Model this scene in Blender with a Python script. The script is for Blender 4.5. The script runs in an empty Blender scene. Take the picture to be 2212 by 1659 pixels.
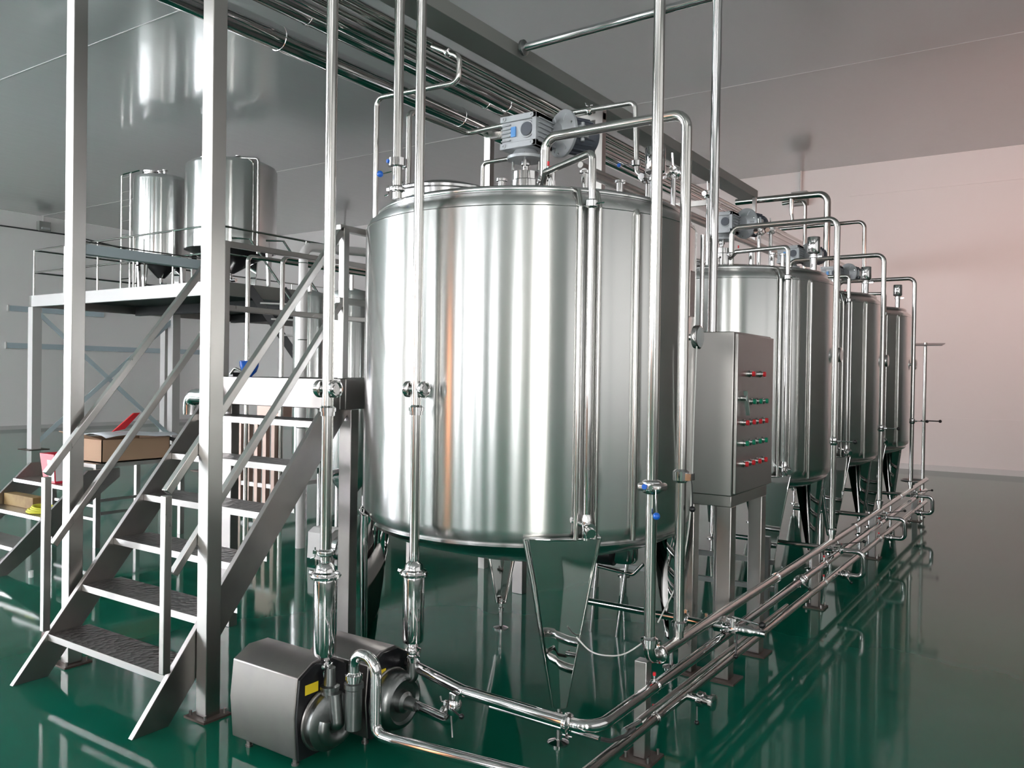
import bpy, math, random
import numpy as np
from mathutils import Vector, Matrix
random.seed(7)
S = bpy.context.scene
COL = S.collection

# ------------------------------------------------------------------ camera
F_PX, YAW, PIT, ROL, CAM_H = 1792.0, .5942, -.0098, .01484, 1.6
_f = Vector((-math.sin(YAW) * math.cos(PIT), math.cos(YAW) * math.cos(PIT), math.sin(PIT)))
_r = Vector((math.cos(YAW), math.sin(YAW), 0)); _u = _r.cross(_f)
_r2 = _r * math.cos(ROL) + _u * math.sin(ROL); _u2 = -_r * math.sin(ROL) + _u * math.cos(ROL)
cd = bpy.data.cameras.new('camera'); cam = bpy.data.objects.new('camera', cd); COL.objects.link(cam)
cd.sensor_fit = 'HORIZONTAL'; cd.sensor_width = 36.0; cd.lens = 36.0 * F_PX / 2212.0
cd.clip_start = .05; cd.clip_end = 200
cam.matrix_world = Matrix(((_r2.x, _u2.x, -_f.x, 0), (_r2.y, _u2.y, -_f.y, 0), (_r2.z, _u2.z, -_f.z, CAM_H), (0, 0, 0, 1)))
S.camera = cam
C0 = Vector((0, 0, CAM_H))
def ray(x, y): return _f + _r2 * ((x - 1106) / F_PX) + _u2 * ((829.5 - y) / F_PX)
def hit(x, y, ax, v):
    d = ray(x, y); return C0 + d * ((v - C0[ax]) / d[ax])
def PX(x, y, v): return hit(x, y, 0, v)      # the point seen at x, y that lies on the plane X = v
def PY(x, y, v): return hit(x, y, 1, v)
def PZ(x, y, v=0.): return hit(x, y, 2, v)

# ------------------------------------------------------------------ world, exposure, daylight
S.view_settings.view_transform = 'Standard'; S.view_settings.look = 'None'
S.view_settings.gamma = 1; S.view_settings.use_curve_mapping = False
S.view_settings.exposure = 0.45
w = bpy.data.worlds.new('world'); S.world = w; w.use_nodes = True
w.node_tree.nodes['Background'].inputs[0].default_value = (.75, .82, .9, 1)
w.node_tree.nodes['Background'].inputs[1].default_value = .3
CEIL = 5.7; XL, XR, YB, YF = -23., 4.6, -7., 16.7
WINDOWS = []   # (name, wall, centre along the wall, z0, z1, width, colour, strength)
for i, (xc, wd, st) in enumerate([(2.6, 1.0, 50), (-.4, .7, 60), (-2.0, .42, 90), (-3.3, .9, 110), (-4.75, .4, 110), (-7.6, .6, 110), (-9.4, 1.0, 100), (-12.4, 1.2, 190), (-15.2, 2.2, 240), (-18.4, 2.2, 240), (-21.3, 1.8, 240)]):
    WINDOWS.append(('back', xc, 1.3, 4.9, wd, (.92, .935, 1.0), st))
for yc, st in ((-5.0, 90), (-2.2, 70)):
    WINDOWS.append(('left', yc, .9, 4.6, 1.8, (.92, .935, 1.0), st))
WINDOWS.append(('back', -5.9, .1, 3.2, .45, (1.0, .42, .22), 50))     # warm strip door between windows
WINDOWS.append(('right', 3.0, 1.0, 5.2, 8.0, (1.0, .985, .97), 2.1))     # large glowing panel, added unseen to brighten the tanks' right sides
WINDOWS.append(('right', -4.8, .9, 4.6, 2.2, (1.0, .97, .93), 50))  # extra unseen window, added as fill from behind the camera
def window_light(name, loc, rot, sx, sz, col, st):
    l = bpy.data.lights.new(name, 'AREA'); l.shape = 'RECTANGLE'; l.size = sx; l.size_y = sz
    l.color = col; l.energy = st * sx * sz
    o = bpy.data.objects.new(name, l); COL.objects.link(o); o.location = loc; o.rotation_euler = rot
for wl, c, z0, z1, wd, col, st in WINDOWS:
    zc = (z0 + z1) / 2
    if wl == 'back': loc, rot = (c, YB + .06, zc), (math.radians(90), 0, math.radians(180))
    elif wl == 'left': loc, rot = (XL + .06, c, zc), (math.radians(90), 0, math.radians(-90))
    else: loc, rot = (XR - .06, c, zc), (math.radians(90), 0, math.radians(90))
    window_light('daylight', loc, rot, wd, z1 - z0, col, st)
# added warm fill standing in for sunlight on the far wall
l = bpy.data.lights.new('warm_fill', 'AREA'); l.shape = 'RECTANGLE'; l.size = .34; l.size_y = .26; l.color = (1, .52, .42); l.energy = 52; l.spread = math.radians(75)
o = bpy.data.objects.new('warm_fill', l); COL.objects.link(o); o.location = (4.28, 9.6, 4.4)
o.rotation_euler = (Vector((-2.6, 16.7, 3.3)) - o.location).to_track_quat('-Z', 'Y').to_euler()

# ------------------------------------------------------------------ materials
def mat(name, base, metal=0., rough=.5, spec=.5, aniso=0., coat=0., coat_rough=.03, bump=None, noise=None, rvar=None):
    m = bpy.data.materials.new(name); m.use_nodes = True; nt = m.node_tree
    b = nt.nodes['Principled BSDF']
    b.inputs['Base Color'].default_value = (*base, 1); b.inputs['Metallic'].default_value = metal
    b.inputs['Roughness'].default_value = rough; b.inputs['Specular IOR Level'].default_value = spec
    b.inputs['Anisotropic'].default_value = aniso
    b.inputs['Coat Weight'].default_value = coat; b.inputs['Coat Roughness'].default_value = coat_rough
    if bump or noise or rvar:
        tc = nt.nodes.new('ShaderNodeTexCoord')
    def tex(scale, stretch, detail=3):
        mp = nt.nodes.new('ShaderNodeMapping'); mp.inputs['Scale'].default_value = stretch
        nt.links.new(tc.outputs['Object'], mp.inputs['Vector'])
        n = nt.nodes.new('ShaderNodeTexNoise'); n.inputs['Scale'].default_value = scale; n.inputs['Detail'].default_value = detail
        nt.links.new(mp.outputs[0], n.inputs['Vector']); return n
    if bump:
        sc, st, stretch = bump
        n = tex(sc, stretch); bp = nt.nodes.new('ShaderNodeBump'); bp.inputs['Strength'].default_value = st; bp.inputs['Distance'].default_value = .02
        nt.links.new(n.outputs['Fac'], bp.inputs['Height']); nt.links.new(bp.outputs[0], b.inputs['Normal'])
        if coat: nt.links.new(bp.outputs[0], b.inputs['Coat Normal'])
    if noise:
        sc, stretch, c2, lo, hi = noise
        n = tex(sc, stretch, 5); rp = nt.nodes.new('ShaderNodeValToRGB')
        rp.color_ramp.elements[0].position = lo; rp.color_ramp.elements[1].position = hi
        rp.color_ramp.elements[0].color = (*base, 1); rp.color_ramp.elements[1].color = (*c2, 1)
        nt.links.new(n.outputs['Fac'], rp.inputs[0]); nt.links.new(rp.outputs[0], b.inputs['Base Color'])
    if rvar:
        sc, stretch, lo, hi = rvar
        n = tex(sc, stretch, 4); mr = nt.nodes.new('ShaderNodeMapRange')
        mr.inputs['From Min'].default_value = .3; mr.inputs['From Max'].default_value = .7
        mr.inputs['To Min'].default_value = lo; mr.inputs['To Max'].default_value = hi
        nt.links.new(n.outputs['Fac'], mr.inputs[0]); nt.links.new(mr.outputs[0], b.inputs['Roughness'])
    return m
M = {}
M['tank'] = mat('tank_steel', (.74, .74, .73), 1, .24, aniso=.99, bump=(1.6, .06, (1, 1, .10)))
_t = M['tank'].node_tree; _tn = _t.nodes.new('ShaderNodeTangent'); _tn.direction_type = 'RADIAL'; _tn.axis = 'Z'
_t.links.new(_tn.outputs[0], _t.nodes['Principled BSDF'].inputs['Tangent']); _t.nodes['Principled BSDF'].inputs['Anisotropic Rotation'].default_value = .25
M['dome'] = mat('dome_steel', (.62, .62, .62), 1, .2, bump=(3, .06, (1, 1, 1)))
M['chrome'] = mat('polished_pipe', (.62, .61, .61), 1, .09)
M['pipe'] = mat('satin_pipe', (.55, .54, .52), 1, .16)
M['brushed'] = mat('brushed_tube', (.46, .445, .43), 1, .30, rvar=(6, (1, 1, .15), .26, .36))
M['plate'] = mat('dull_plate', (.31, .29, .28), 1, .36, rvar=(8, (1, 1, 1), .32, .42), noise=(5, (1, 1, 1), (.26, .24, .25), .45, .75))
M['tread'] = mat('checker_plate', (.30, .285, .285), 1, .36)
M['rail'] = mat('wall_rail_paint', (.42, .50, .55), 0, .4)
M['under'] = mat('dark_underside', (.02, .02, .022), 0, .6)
M['cab'] = mat('cabinet_steel', (.50, .485, .475), 1, .30)
M['darksteel'] = mat('dark_cast_steel', (.24, .25, .25), 1, .34, bump=(40, .05, (1, 1, 1)))
M['leg'] = mat('leg_mirror', (.58, .58, .57), 1, .03)
M['cast'] = mat('grey_cast_paint', (.40, .42, .44), .35, .38)
M['castdark'] = mat('grey_cap', (.07, .08, .10), .0, .4)
M['galv'] = mat('blue_grey_channel', (.33, .39, .42), .3, .45)
M['duct'] = mat('duct_grey', (.21, .215, .205), .1, .45)
M['floor'] = mat('green_epoxy', (.004, .095, .058), 0, .06, spec=.13, bump=(1.2, .045, (1, 1, 1)), noise=(.5, (1, 1, 1), (.008, .125, .085), .4, .7))
M['ceil'] = mat('ceiling_panel', (.50, .50, .51), .0, .16, spec=.9, bump=(4.5, .11, (1, .35, 1)), coat=.5, coat_rough=.08)
M['wall'] = mat('wall_panel', (.72, .685, .68), 0, .32, spec=.4, bump=(.8, .03, (1, 1, 1)))
M['walll'] = mat('wall_left_panel', (.86, .83, .83), 0, .35, spec=.4)
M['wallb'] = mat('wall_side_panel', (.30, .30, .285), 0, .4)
M['trim'] = mat('aluminium_trim', (.60, .58, .58), .2, .4)
M['black'] = mat('black_plastic', (.008, .008, .010), 0, .3)
M['cable'] = mat('white_cable', (.62, .62, .60), 0, .4)
M['dcable'] = mat('dark_cable', (.03, .03, .03), 0, .5)
M['blue'] = mat('blue_plastic', (.01, .12, .55), 0, .3)
M['bluepaint'] = mat('blue_enamel', (.01, .10, .50), 0, .22)
M['red'] = mat('red_plastic', (.60, .02, .03), 0, .3)
M['green'] = mat('green_plastic', (.0, .22, .12), 0, .3)
M['yellow'] = mat('yellow_tag', (.75, .55, .02), 0, .5)
M['ropey'] = mat('yellow_rope', (.62, .60, .05), 0, .6)
M['wood'] = mat('timber', (.30, .20, .08), 0, .7, noise=(6, (1, .2, 1), (.20, .12, .05), .4, .6))
M['card'] = mat('carton', (.42, .27, .18), 0, .8)
M['paper'] = mat('paper', (.62, .64, .68), 0, .7)
M['bucket'] = mat('bucket_red', (.62, .03, .06), 0, .3)
M['glass'] = mat('gauge_glass', (.55, .58, .58), .4, .1)
M['labelblue'] = mat('blue_label', (.10, .30, .65), 0, .4)
M['white'] = mat('white_label', (.75, .75, .76), 0, .4)
M['rust'] = mat('weld_plate', (.10, .075, .065), .6, .5)
M['pinkbox'] = mat('warm_steel', (.34, .24, .20), .3, .4)
# checker pattern of the treads
_nt = M['tread'].node_tree; _b = _nt.nodes['Principled BSDF']
_tc = _nt.nodes.new('ShaderNodeTexCoord'); _v = _nt.nodes.new('ShaderNodeTexVoronoi'); _v.inputs['Scale'].default_value = 34
_bp = _nt.nodes.new('ShaderNodeBump'); _bp.inputs['Strength'].default_value = .9; _bp.inputs['Distance'].default_value = .012
_nt.links.new(_tc.outputs['Object'], _v.inputs['Vector']); _nt.links.new(_v.outputs['Distance'], _bp.inputs['Height']); _nt.links.new(_bp.outputs[0], _b.inputs['Normal'])

# ------------------------------------------------------------------ mesh builder
def basis(d):
    d = Vector(d).normalized()
    a = Vector((0, 0, 1)) if abs(d.z) < .9 else Vector((1, 0, 0))
    x = a.cross(d).normalized(); return x, d.cross(x).normalized(), d
def fillet(path, fr, n=6):
    P = [Vector(p) for p in path]
    if fr <= 0 or len(P) < 3: return P
    out = [P[0]]
    for i in range(1, len(P) - 1):
        a, b, c = P[i - 1], P[i], P[i + 1]
        u = (a - b); v = (c - b); lu, lv = u.length, v.length
        if lu < 1e-6 or lv < 1e-6: continue
        u /= lu; v /= lv
        ang = u.angle(v)
        if ang > math.pi - .05: out.append(b); continue
        t = min(fr / math.tan(ang / 2), lu * .48, lv * .48); r = t * math.tan(ang / 2)
        c0 = b + (u + v).normalized() * (r / math.sin(ang / 2))
        s, e = b + u * t - c0, b + v * t - c0
        tot = s.angle(e); ax = s.cross(e).normalized()
        for k in range(n + 1): out.append(c0 + Matrix.Rotation(tot * k / n, 3, ax) @ s)
    out.append(P[-1]); return out
class MB:
    def __init__(s): s.v = []; s.f = []; s.mi = []; s.cur = 0
    def add(s, vs, fs):
        o = len(s.v); s.v += [Vector(v) for v in vs]
        for f in fs: s.f.append([i + o for i in f]); s.mi.append(s.cur)
        return s
    def m(s, i): s.cur = i; return s
    def box(s, x0, x1, y0, y1, z0, z1):
        v = [(x, y, z) for z in (z0, z1) for y in (y0, y1) for x in (x0, x1)]
        return s.add(v, [(0, 2, 3, 1), (4, 5, 7, 6), (0, 1, 5, 4), (2, 6, 7, 3), (0, 4, 6, 2), (1, 3, 7, 5)])
    def bar(s, p, q, w, h, up=(0, 0, 1)):
        p, q = Vector(p), Vector(q); d = (q - p).normalized(); up = Vector(up)
        if abs(d.dot(up)) > .98: up = Vector((0, 1, 0))
        x = d.cross(up).normalized() * (w / 2); z = x.cross(d).normalized() * (h / 2)
        v = [p - x - z, p + x - z, p + x + z, p - x + z, q - x - z, q + x - z, q + x + z, q - x + z]
        return s.add(v, [(3, 2, 1, 0), (4, 5, 6, 7), (0, 1, 5, 4), (1, 2, 6, 5), (2, 3, 7, 6), (3, 0, 4, 7)])
    def tube(s, path, r, fr=0., seg=14, cap=True, open_end=False):
        P = fillet(path, fr); n = len(P); vs = []; fs = []
        T = [(P[min(i + 1, n - 1)] - P[max(i - 1, 0)]).normalized() for i in range(n)]
        x, y, _ = basis(T[0])
        for i in range(n):
            if i:
                q = T[i - 1].rotation_difference(T[i]); x = q @ x
                x = (x - T[i] * x.dot(T[i])).normalized()
            y = T[i].cross(x)
            for k in range(seg):
                a = 2 * math.pi * k / seg; vs.append(P[i] + (x * math.cos(a) + y * math.sin(a)) * r)
        for i in range(n - 1):
            for k in range(seg):
                k2 = (k + 1) % seg; fs.append((i * seg + k, i * seg + k2, (i + 1) * seg + k2, (i + 1) * seg + k))
        if cap: fs.append(tuple(reversed(range(seg)))); fs.append(tuple((n - 1) * seg + k for k in range(seg)))
        return s.add(vs, fs)
    def lathe(s, prof, o, axis=(0, 0, 1), seg=24):
        o = Vector(o); x, y, z = basis(axis); vs = []; fs = []; n = len(prof)
        for r, h in prof:
            for k in range(seg):
                a = 2 * math.pi * k / seg; vs.append(o + z * h + (x * math.cos(a) + y * math.sin(a)) * max(r, 1e-4))
        for i in range(n - 1):
            for k in range(seg):
                k2 = (k + 1) % seg; fs.append((i * seg + k, i * seg + k2, (i + 1) * seg + k2, (i + 1) * seg + k))
        if prof[0][0] > 1e-3: fs.append(tuple(reversed(range(seg))))
        if prof[-1][0] > 1e-3: fs.append(tuple((n - 1) * seg + k for k in range(seg)))
        return s.add(vs, fs)
    def cyl(s, o, axis, r, h, seg=20): return s.lathe([(r, 0), (r, h)], o, axis, seg)
    def ball(s, c, r, seg=14):
        return s.lathe([(r * math.sin(math.pi * k / 8), -r * math.cos(math.pi * k / 8)) for k in range(9)], c, (0, 0, 1), seg)
    def ring(s, c, axis, R, r, seg=28, n=8):
        c = Vector(c); x, y, z = basis(axis); vs = []; fs = []
        for i in range(seg):
            a = 2 * math.pi * i / seg; d = x * math.cos(a) + y * math.sin(a)
            for k in range(n):
                b = 2 * math.pi * k / n; vs.append(c + d * (R + r * math.cos(b)) + z * r * math.sin(b))
        for i in range(seg):
            for k in range(n):
                i2, k2 = (i + 1) % seg, (k + 1) % n; fs.append((i * n + k, i2 * n + k, i2 * n + k2, i * n + k2))
        return s.add(vs, fs)
    def prism(s, poly, d):
        n = len(poly); P = [Vector(p) for p in poly]; d = Vector(d)
        return s.add(P + [p + d for p in P], [tuple(range(n)), tuple(n + i for i in reversed(range(n)))] + [(i, i + n, (i + 1) % n + n, (i + 1) % n) for i in range(n)])
    def build(s, name, m, parent=None, bevel=0., smooth=40, loc=None, stuff=False):
        me = bpy.data.meshes.new(name)
        root = parent
        while root is not None and root.parent is not None: root = root.parent
        if root is not None: o0 = root.location.copy()
        elif loc is not None: o0 = Vector(loc)
        else:
            xs = [v.x for v in s.v]; ys = [v.y for v in s.v]; o0 = Vector(((min(xs) + max(xs)) / 2, (min(ys) + max(ys)) / 2, min(v.z for v in s.v)))
        me.from_pydata([tuple(v - o0) for v in s.v], [], s.f)
        for mm in (m if isinstance(m, (list, tuple)) else [m]): me.materials.append(M[mm])
        me.update()
        import bmesh
        bm = bmesh.new(); bm.from_mesh(me); bmesh.ops.recalc_face_normals(bm, faces=bm.faces); bm.to_mesh(me); bm.free()
        me.polygons.foreach_set('material_index', s.mi)
        me.polygons.foreach_set('use_smooth', [True] * len(me.polygons))
        me.set_sharp_from_angle(angle=math.radians(smooth))
        o = bpy.data.objects.new(name, me); COL.objects.link(o)
        if parent is not None: o.parent = parent
        else: o.location = o0
        if bevel:
            b = o.modifiers.new('bevel', 'BEVEL'); b.width = bevel; b.segments = 2; b.limit_method = 'ANGLE'; b.angle_limit = math.radians(40)
        if stuff: o['kind'] = 'stuff'
        return o
def tag(o, label, cat, group=None):
    o['label'] = label; o['category'] = cat
    if group: o['group'] = group
    return o
def thing(name, loc, label, cat, group=None):
    o = bpy.data.objects.new(name, None); COL.objects.link(o); o.location = loc; o.empty_display_size = .1
    return tag(o, label, cat, group)
def struct(o): o['kind'] = 'structure'; return o
def kids(o): return [c for c in bpy.data.objects if c.parent == o]
def copy_tree(o, parent=None):
    ch = kids(o); c = o.copy(); COL.objects.link(c)
    if parent is not None: c.parent = parent
    for k in ch: copy_tree(k, c)
    return c

# ------------------------------------------------------------------ room
struct(MB().box(XL - .2, XR + .2, YB - .2, YF + .2, -.15, 0).build('floor', 'floor'))
struct(MB().box(XL - .2, XR + .2, YB - .2, YF + .2, CEIL, CEIL + .12).build('ceiling', 'ceil'))
struct(MB().box(XL - .2, XR + .2, YF, YF + .2, 0, CEIL).build('wall_far', 'wall'))
struct(MB().box(XL - .2, XL, YB, YF, 0, CEIL).build('wall_left', 'walll'))
struct(MB().box(XR, XR + .2, YB, YF, 0, CEIL).build('wall_right', 'wallb'))
struct(MB().box(XL - .2, XR + .2, YB - .2, YB, 0, CEIL).build('wall_back', 'wallb'))
struct(MB().box(XL, XR, YF - .03, YF, 0, .10).build('baseboard_far', 'trim'))
struct(MB().box(XL, XL + .03, YB, YF - .03, 0, .10).build('baseboard_left', 'trim'))
n = 1
for y in (5.7, 11.35):       # joints of the ceiling panels
    struct(MB().box(XL, XR, y - .007, y + .007, CEIL - .004, CEIL).build('trim_%d' % n, 'trim')); n += 1
struct(MB().box(-3.6, XR, YF - .015, YF, 5.11, 5.14).build('trim_%d' % n, 'wall')); n += 1
struct(MB().box(-9, XR, YF - .012, YF, .95, .965).build('trim_%d' % n, 'wall')); n += 1
for i, (wl, c, z0, z1, wd, col, st) in enumerate(WINDOWS):      # frames in front of the daylight openings
    fr = MB(); t = .05
    def fb(a0, a1, zz0, zz1):
        if wl == 'back': fr.box(a0, a1, YB, YB + .12, zz0, zz1)
        elif wl == 'left': fr.box(XL, XL + .12, a0, a1, zz0, zz1)
        else: fr.box(XR - .12, XR, a0, a1, zz0, zz1)
    fb(c - wd / 2 - t, c - wd / 2, z0 - t, z1 + t); fb(c + wd / 2, c + wd / 2 + t, z0 - t, z1 + t)
    fb(c - wd / 2, c + wd / 2, z0 - t, z0); fb(c - wd / 2, c + wd / 2, z1, z1 + t)
    if wd > 1: fb(c - .03, c + .03, z0, z1)
    struct(fr.build('window_%d' % (i + 1) if wd != .45 or wl == 'left' or z0 > .5 else 'door_1', 'duct'))

_d = (Vector((-2.6, 16.7, 3.3)) - Vector((4.28, 9.6, 4.4))).normalized(); _q = Vector((4.28, 9.6, 4.4))
_lm = MB().bar(_q - _d * .12, _q - _d * .012, .38, .30); _lm.bar(_q - _d * .06, (XR, 9.6, 4.4), .05, .05)
struct(_lm.build('trim_%d' % n, 'duct'))  # made-up housing around the added warm light, not wall trim
# ------------------------------------------------------------------ small fittings
def curve_pts(P, n=6):
    P = [Vector(p) for p in P]; out = []
    for i in range(len(P) - 1):
        a, b, c, d = P[max(i - 1, 0)], P[i], P[i + 1], P[min(i + 2, len(P) - 1)]
        for k in range(n):
            t = k / n; out.append(.5 * ((2 * b) + (c - a) * t + (2 * a - 5 * b + 4 * c - d) * t * t + (3 * b - a - 3 * c + d) * t ** 3))
    return out + [P[-1]]
def clamp(parent, p, ax, r, wing=None, m='chrome'):
    "tri-clamp union: two ferrules, a band and a wing nut"
    p = Vector(p); x, y, z = basis(ax); wing = Vector(wing) if wing else x
    b = MB().lathe([(r, -.016), (r * 1.25, -.010), (r * 1.6, -.008), (r * 1.66, 0), (r * 1.6, .008), (r * 1.25, .010), (r, .016)], p, ax, 20)
    w0 = p + wing * r * 1.6
    b.bar(w0, w0 + wing * .018, .012, .014); b.tube([w0 + wing * .01 - z * .02, w0 + wing * .01 + z * .02], .003, seg=6)
    b.tube([w0 + wing * .012 - z * .022 + wing * .0, w0 + wing * .03 - z * .028], .004, seg=6)
    return b.build('pipe_clamp', m, parent)
def union(parent, p, ax, r, m='chrome'):
    return MB().lathe([(r, -.022), (r * 1.3, -.022), (r * 1.3, -.004), (r * 1.5, -.004), (r * 1.5, .012), (r * 1.15, .016), (r, .022)], p, ax, 20).build('pipe_union', m, parent)
def valve(parent, p, ax, r, hd, L=.11, ball='black', br=.011, name='butterfly_valve', r2=1.75):
    p = Vector(p); hd = Vector(hd).normalized()
    v = MB().lathe([(r, -.03), (r * r2 * .9, -.024), (r * r2, -.018), (r * r2, -.004), (r * r2 * .8, 0), (r * r2, .004), (r * r2, .018), (r * r2 * .9, .024), (r, .03)], p, ax, 22).build(name, 'chrome', parent)
    h = MB().tube([p + hd * r * 1.2, p + hd * (r * 1.6 + L)], .0045, seg=8); h.cyl(p + hd * r * 1.3, hd, .010, .022, 10)
    h.build('handle', 'chrome', v)
    if ball: MB().ball(p + hd * (r * 1.6 + L), br).build('knob', ball, v)
    return v
def pipe(name, label, path, r, fr=.05, cat='pipe', group=None, m='pipe', seg=16, root=None):
    lo = min((Vector(p) for p in path), key=lambda p: p.z)
    if root is None: root = thing(name, lo, label, cat, group)
    MB().tube(path, r, fr, seg).build('tube', m, root)
    return root
def base_plate(parent, x, y, s=.07, z=0., bolts=True):
    b = MB().box(x - s, x + s, y - s, y + s, z, z + .010).build('base_plate', 'rust', parent)
    if bolts:
        for i in (-1, 1):
            for j in (-1, 1):
                MB().cyl((x + i * s * .72, y + j * s * .72, z + .010), (0, 0, 1), .007, .022, 8).build('anchor_bolt', 'plate', b)

# ------------------------------------------------------------------ storage tanks
TR, TX = .863, -2.4
TY = [3.71, 6.65, 8.62, 10.38]
def make_tank():
    cx, cy = TX, TY[0]; R = TR
    t = thing('storage_tank', (cx, cy, 0), '', 'tank', 'polished storage tanks in a row')
    o = (cx, cy, 0)
    def pol(a, r, z): return Vector((cx + r * math.cos(math.radians(a)), cy + r * math.sin(math.radians(a)), z))
    MB().lathe([(R - .045, .862), (R - .012, .892), (R, .935), (R, 2.335), (R - .012, 2.365), (R - .055, 2.40)], o, seg=128).build('shell', 'tank', t)
    MB().lathe([(.05, .62), (.4, .70), (.72, .79), (R - .05, .835), (R - .035, .855), (R - .045, .8619)], o, seg=96).build('cone_bottom', 'dome', t)
    MB().lathe([(R - .056, 2.4005), (R - .09, 2.415), (.55, 2.475), (.3, 2.50), (.0, 2.505)], o, seg=96).build('dome_top', 'dome', t)
    MB().ring((cx, cy, 2.418), (0, 0, 1), R - .075, .016, 96, 10).build('rim_ring', 'dome', t)
    for zz in (2.334,): MB().lathe([(R, -.002), (R + .0022, 0), (R, .002)], (cx, cy, zz), seg=96).build('weld_seam', 'dome', t)
    # tapered folded legs
    for a in (-46.5, 44.5, 133.5, -133.5):
        n_ = pol(a, 1, 0) - Vector(o); tg = Vector((-n_.y, n_.x, 0)); c = Vector(o)
        def q(u, rr, z): return c + n_ * rr + tg * u + Vector((0, 0, z))
        b = MB()
        prof = [(.90, .168, R + .006, R - .13), (.72, .130, R + .006, R - .12), (.165, .028, R - .005, R - .06)]
        rows = []
        for z, hw, ro, ri in prof:
            rows.append([q(-hw * .95, ri, z), q(-hw, ro - .02, z), q(-hw * .9, ro, z), q(-hw * .35, ro + .004, z), q(hw * .35, ro + .004, z), q(hw * .9, ro, z), q(hw, ro - .02, z), q(hw * .95, ri, z)])
        vs = [v for r_ in rows for v in r_]; k = 8
        fs = [(i * k + j, i * k + j + 1, (i + 1) * k + j + 1, (i + 1) * k + j) for i in range(len(rows) - 1) for j in range(k - 1)]
        b.add(vs, fs); b.add(rows[-1], [tuple(range(k))])
        # rounded edge beads and top lip
        b.tube([rows[0][1], rows[1][1], rows[2][1]], .008, seg=8); b.tube([rows[0][6], rows[1][6], rows[2][6]], .008, seg=8)
        b.tube([rows[0][1], rows[0][3], rows[0][4], rows[0][6]], .008, seg=8)
        lg = b.build('leg', 'leg', t, smooth=50)
        fc = q(0, R - .035, 0)
        MB().lathe([(.048, 0), (.048, .008), (.030, .014), (.012, .02), (.012, .11), (.017, .112), (.017, .135), (.012, .14), (.012, .19)], fc, seg=20).build('levelling_foot', 'chrome', lg)
    # ports, sight tubes and rails on the shell
    for a, r in ((-43.2, .011), (-37.4, .010)):
        MB().tube([pol(a, R - .10, 2.43), pol(a, R - .01, 2.40), pol(a, R + .018, 2.33), pol(a, R + .018, .90)], r, .02, 10).build('side_rail', 'pipe', t)
    st = MB().tube([pol(-40.4, R + .035, 2.40), pol(-40.4, R + .035, .90)], .015, seg=14).build('sight_tube', 'chrome', t)
    pc = pol(-40.4, R + .035, 2.34)
    MB().lathe([(.015, -.02), (.028, -.012), (.028, .012), (.015, .02)], pc, seg=18).tube([pc - Vector((.05, .0, 0)), pc + Vector((.06, .0, 0))], .004, seg=6).build('tube_clamp', 'chrome', st)
    pc = pol(-40.4, R + .035, .96)
    vb = MB().lathe([(.018, -.05), (.024, -.03), (.024, .03), (.018, .05)], pc, seg=16)
    vb.cyl(pc, pol(-40.4, 1, 0) - Vector(o), .020, .055, 14); vb.tube([pc, pc + Vector((-.06, -.02, .02))], .012, seg=10); vb.cyl(pc + Vector((.05, -.05, -.03)) - Vector((.03, -.03, -.02)), (1, -1, -.3), .020, .045, 14)
    vb.build('drain_valve', 'chrome', st)
    MB().tube([pol(-24.4, R - .002, 2.34), pol(-24.4, R + .010, 2.32), pol(-24.4, R + .010, .88)], .013, .02, 10).build('cable_duct', 'pipe', t)
    # thermometer on the side
    p = Vector((cx + R * .99 + .03, cy + .10, 1.80))
    g = MB().lathe([(.016, -.06), (.016, 0), (.055, .002), (.058, .01), (.058, .026), (.050, .030)], p, (1, 0, 0), 28).build('thermometer', 'chrome', t)
    MB().lathe([(.049, 0), (.0, .001)], p + Vector((.0302, 0, 0)), (1, 0, 0), 24).build('dial', 'glass', g)
    MB().box(cx + R * .985, cx + R * .985 + .02, cy + .07, cy + .13, 1.9, 2.12).build('sensor_box', 'cab', t)
    # inlet stub, breather can, manhole
    c = Vector((cx + .72, cy - .02, 2.43))
    b = MB().lathe([(.026, -.02), (.026, .115), (.034, .118), (.034, .13), (.026, .133), (.026, .145), (.046, .155), (.049, .16), (.049, .272), (.045, .278), (0, .28)], c, seg=26)
    b.bar(c + Vector((.034, -.01, .124)), c + Vector((.07, -.02, .124)), .008, .012)
    b.build('breather_can', 'chrome', t)
    mh = Vector((cx - .30, cy - .36, 2.44))
    b = MB().lathe([(.25, 0), (.25, .075), (.262, .08), (.262, .092), (.24, .105), (.12, .14), (0, .15)], mh, seg=40).build('manhole_lid', 'dome', t)
    for a in (200, 240):
        q0 = mh + Vector((.25 * math.cos(math.radians(a)), .25 * math.sin(math.radians(a)), .05))
        MB().cyl(q0, (0, 0, 1), .008, .075, 8).bar(q0 + Vector((0, 0, .06)), q0 + Vector((.03, .0, .075)), .01, .008).build('lid_latch', 'chrome', b)
    for dx, dy, h in ((.34, -.35, .12), (.48, -.28, .10), (.42, .2, .16), (.1, -.42, .08)):
        MB().lathe([(.018, -.02), (.018, h), (.028, h + .002), (.028, h + .014), (0, h + .016)], (cx + dx, cy + dy, 2.455), seg=16).build('dome_port', 'chrome', t)
    # agitator drive: bell housing, flange, worm gearbox, motor
    gc = Vector((cx, cy - .06, 2.868))
    b = MB()
    gx, gy, gz = .112, .080, .086
    b.box(gc.x - gx, gc.x + gx, gc.y - gy, gc.y + gy, gc.z + gz - .032, gc.z + gz); b.box(gc.x - gx, gc.x + gx, gc.y - gy, gc.y + gy, gc.z - gz, gc.z - gz + .032)
    b.box(gc.x - gx + .006, gc.x + gx - .004, gc.y - gy + .012, gc.y + gy - .006, gc.z - gz + .03, gc.z + gz - .03)
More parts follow.
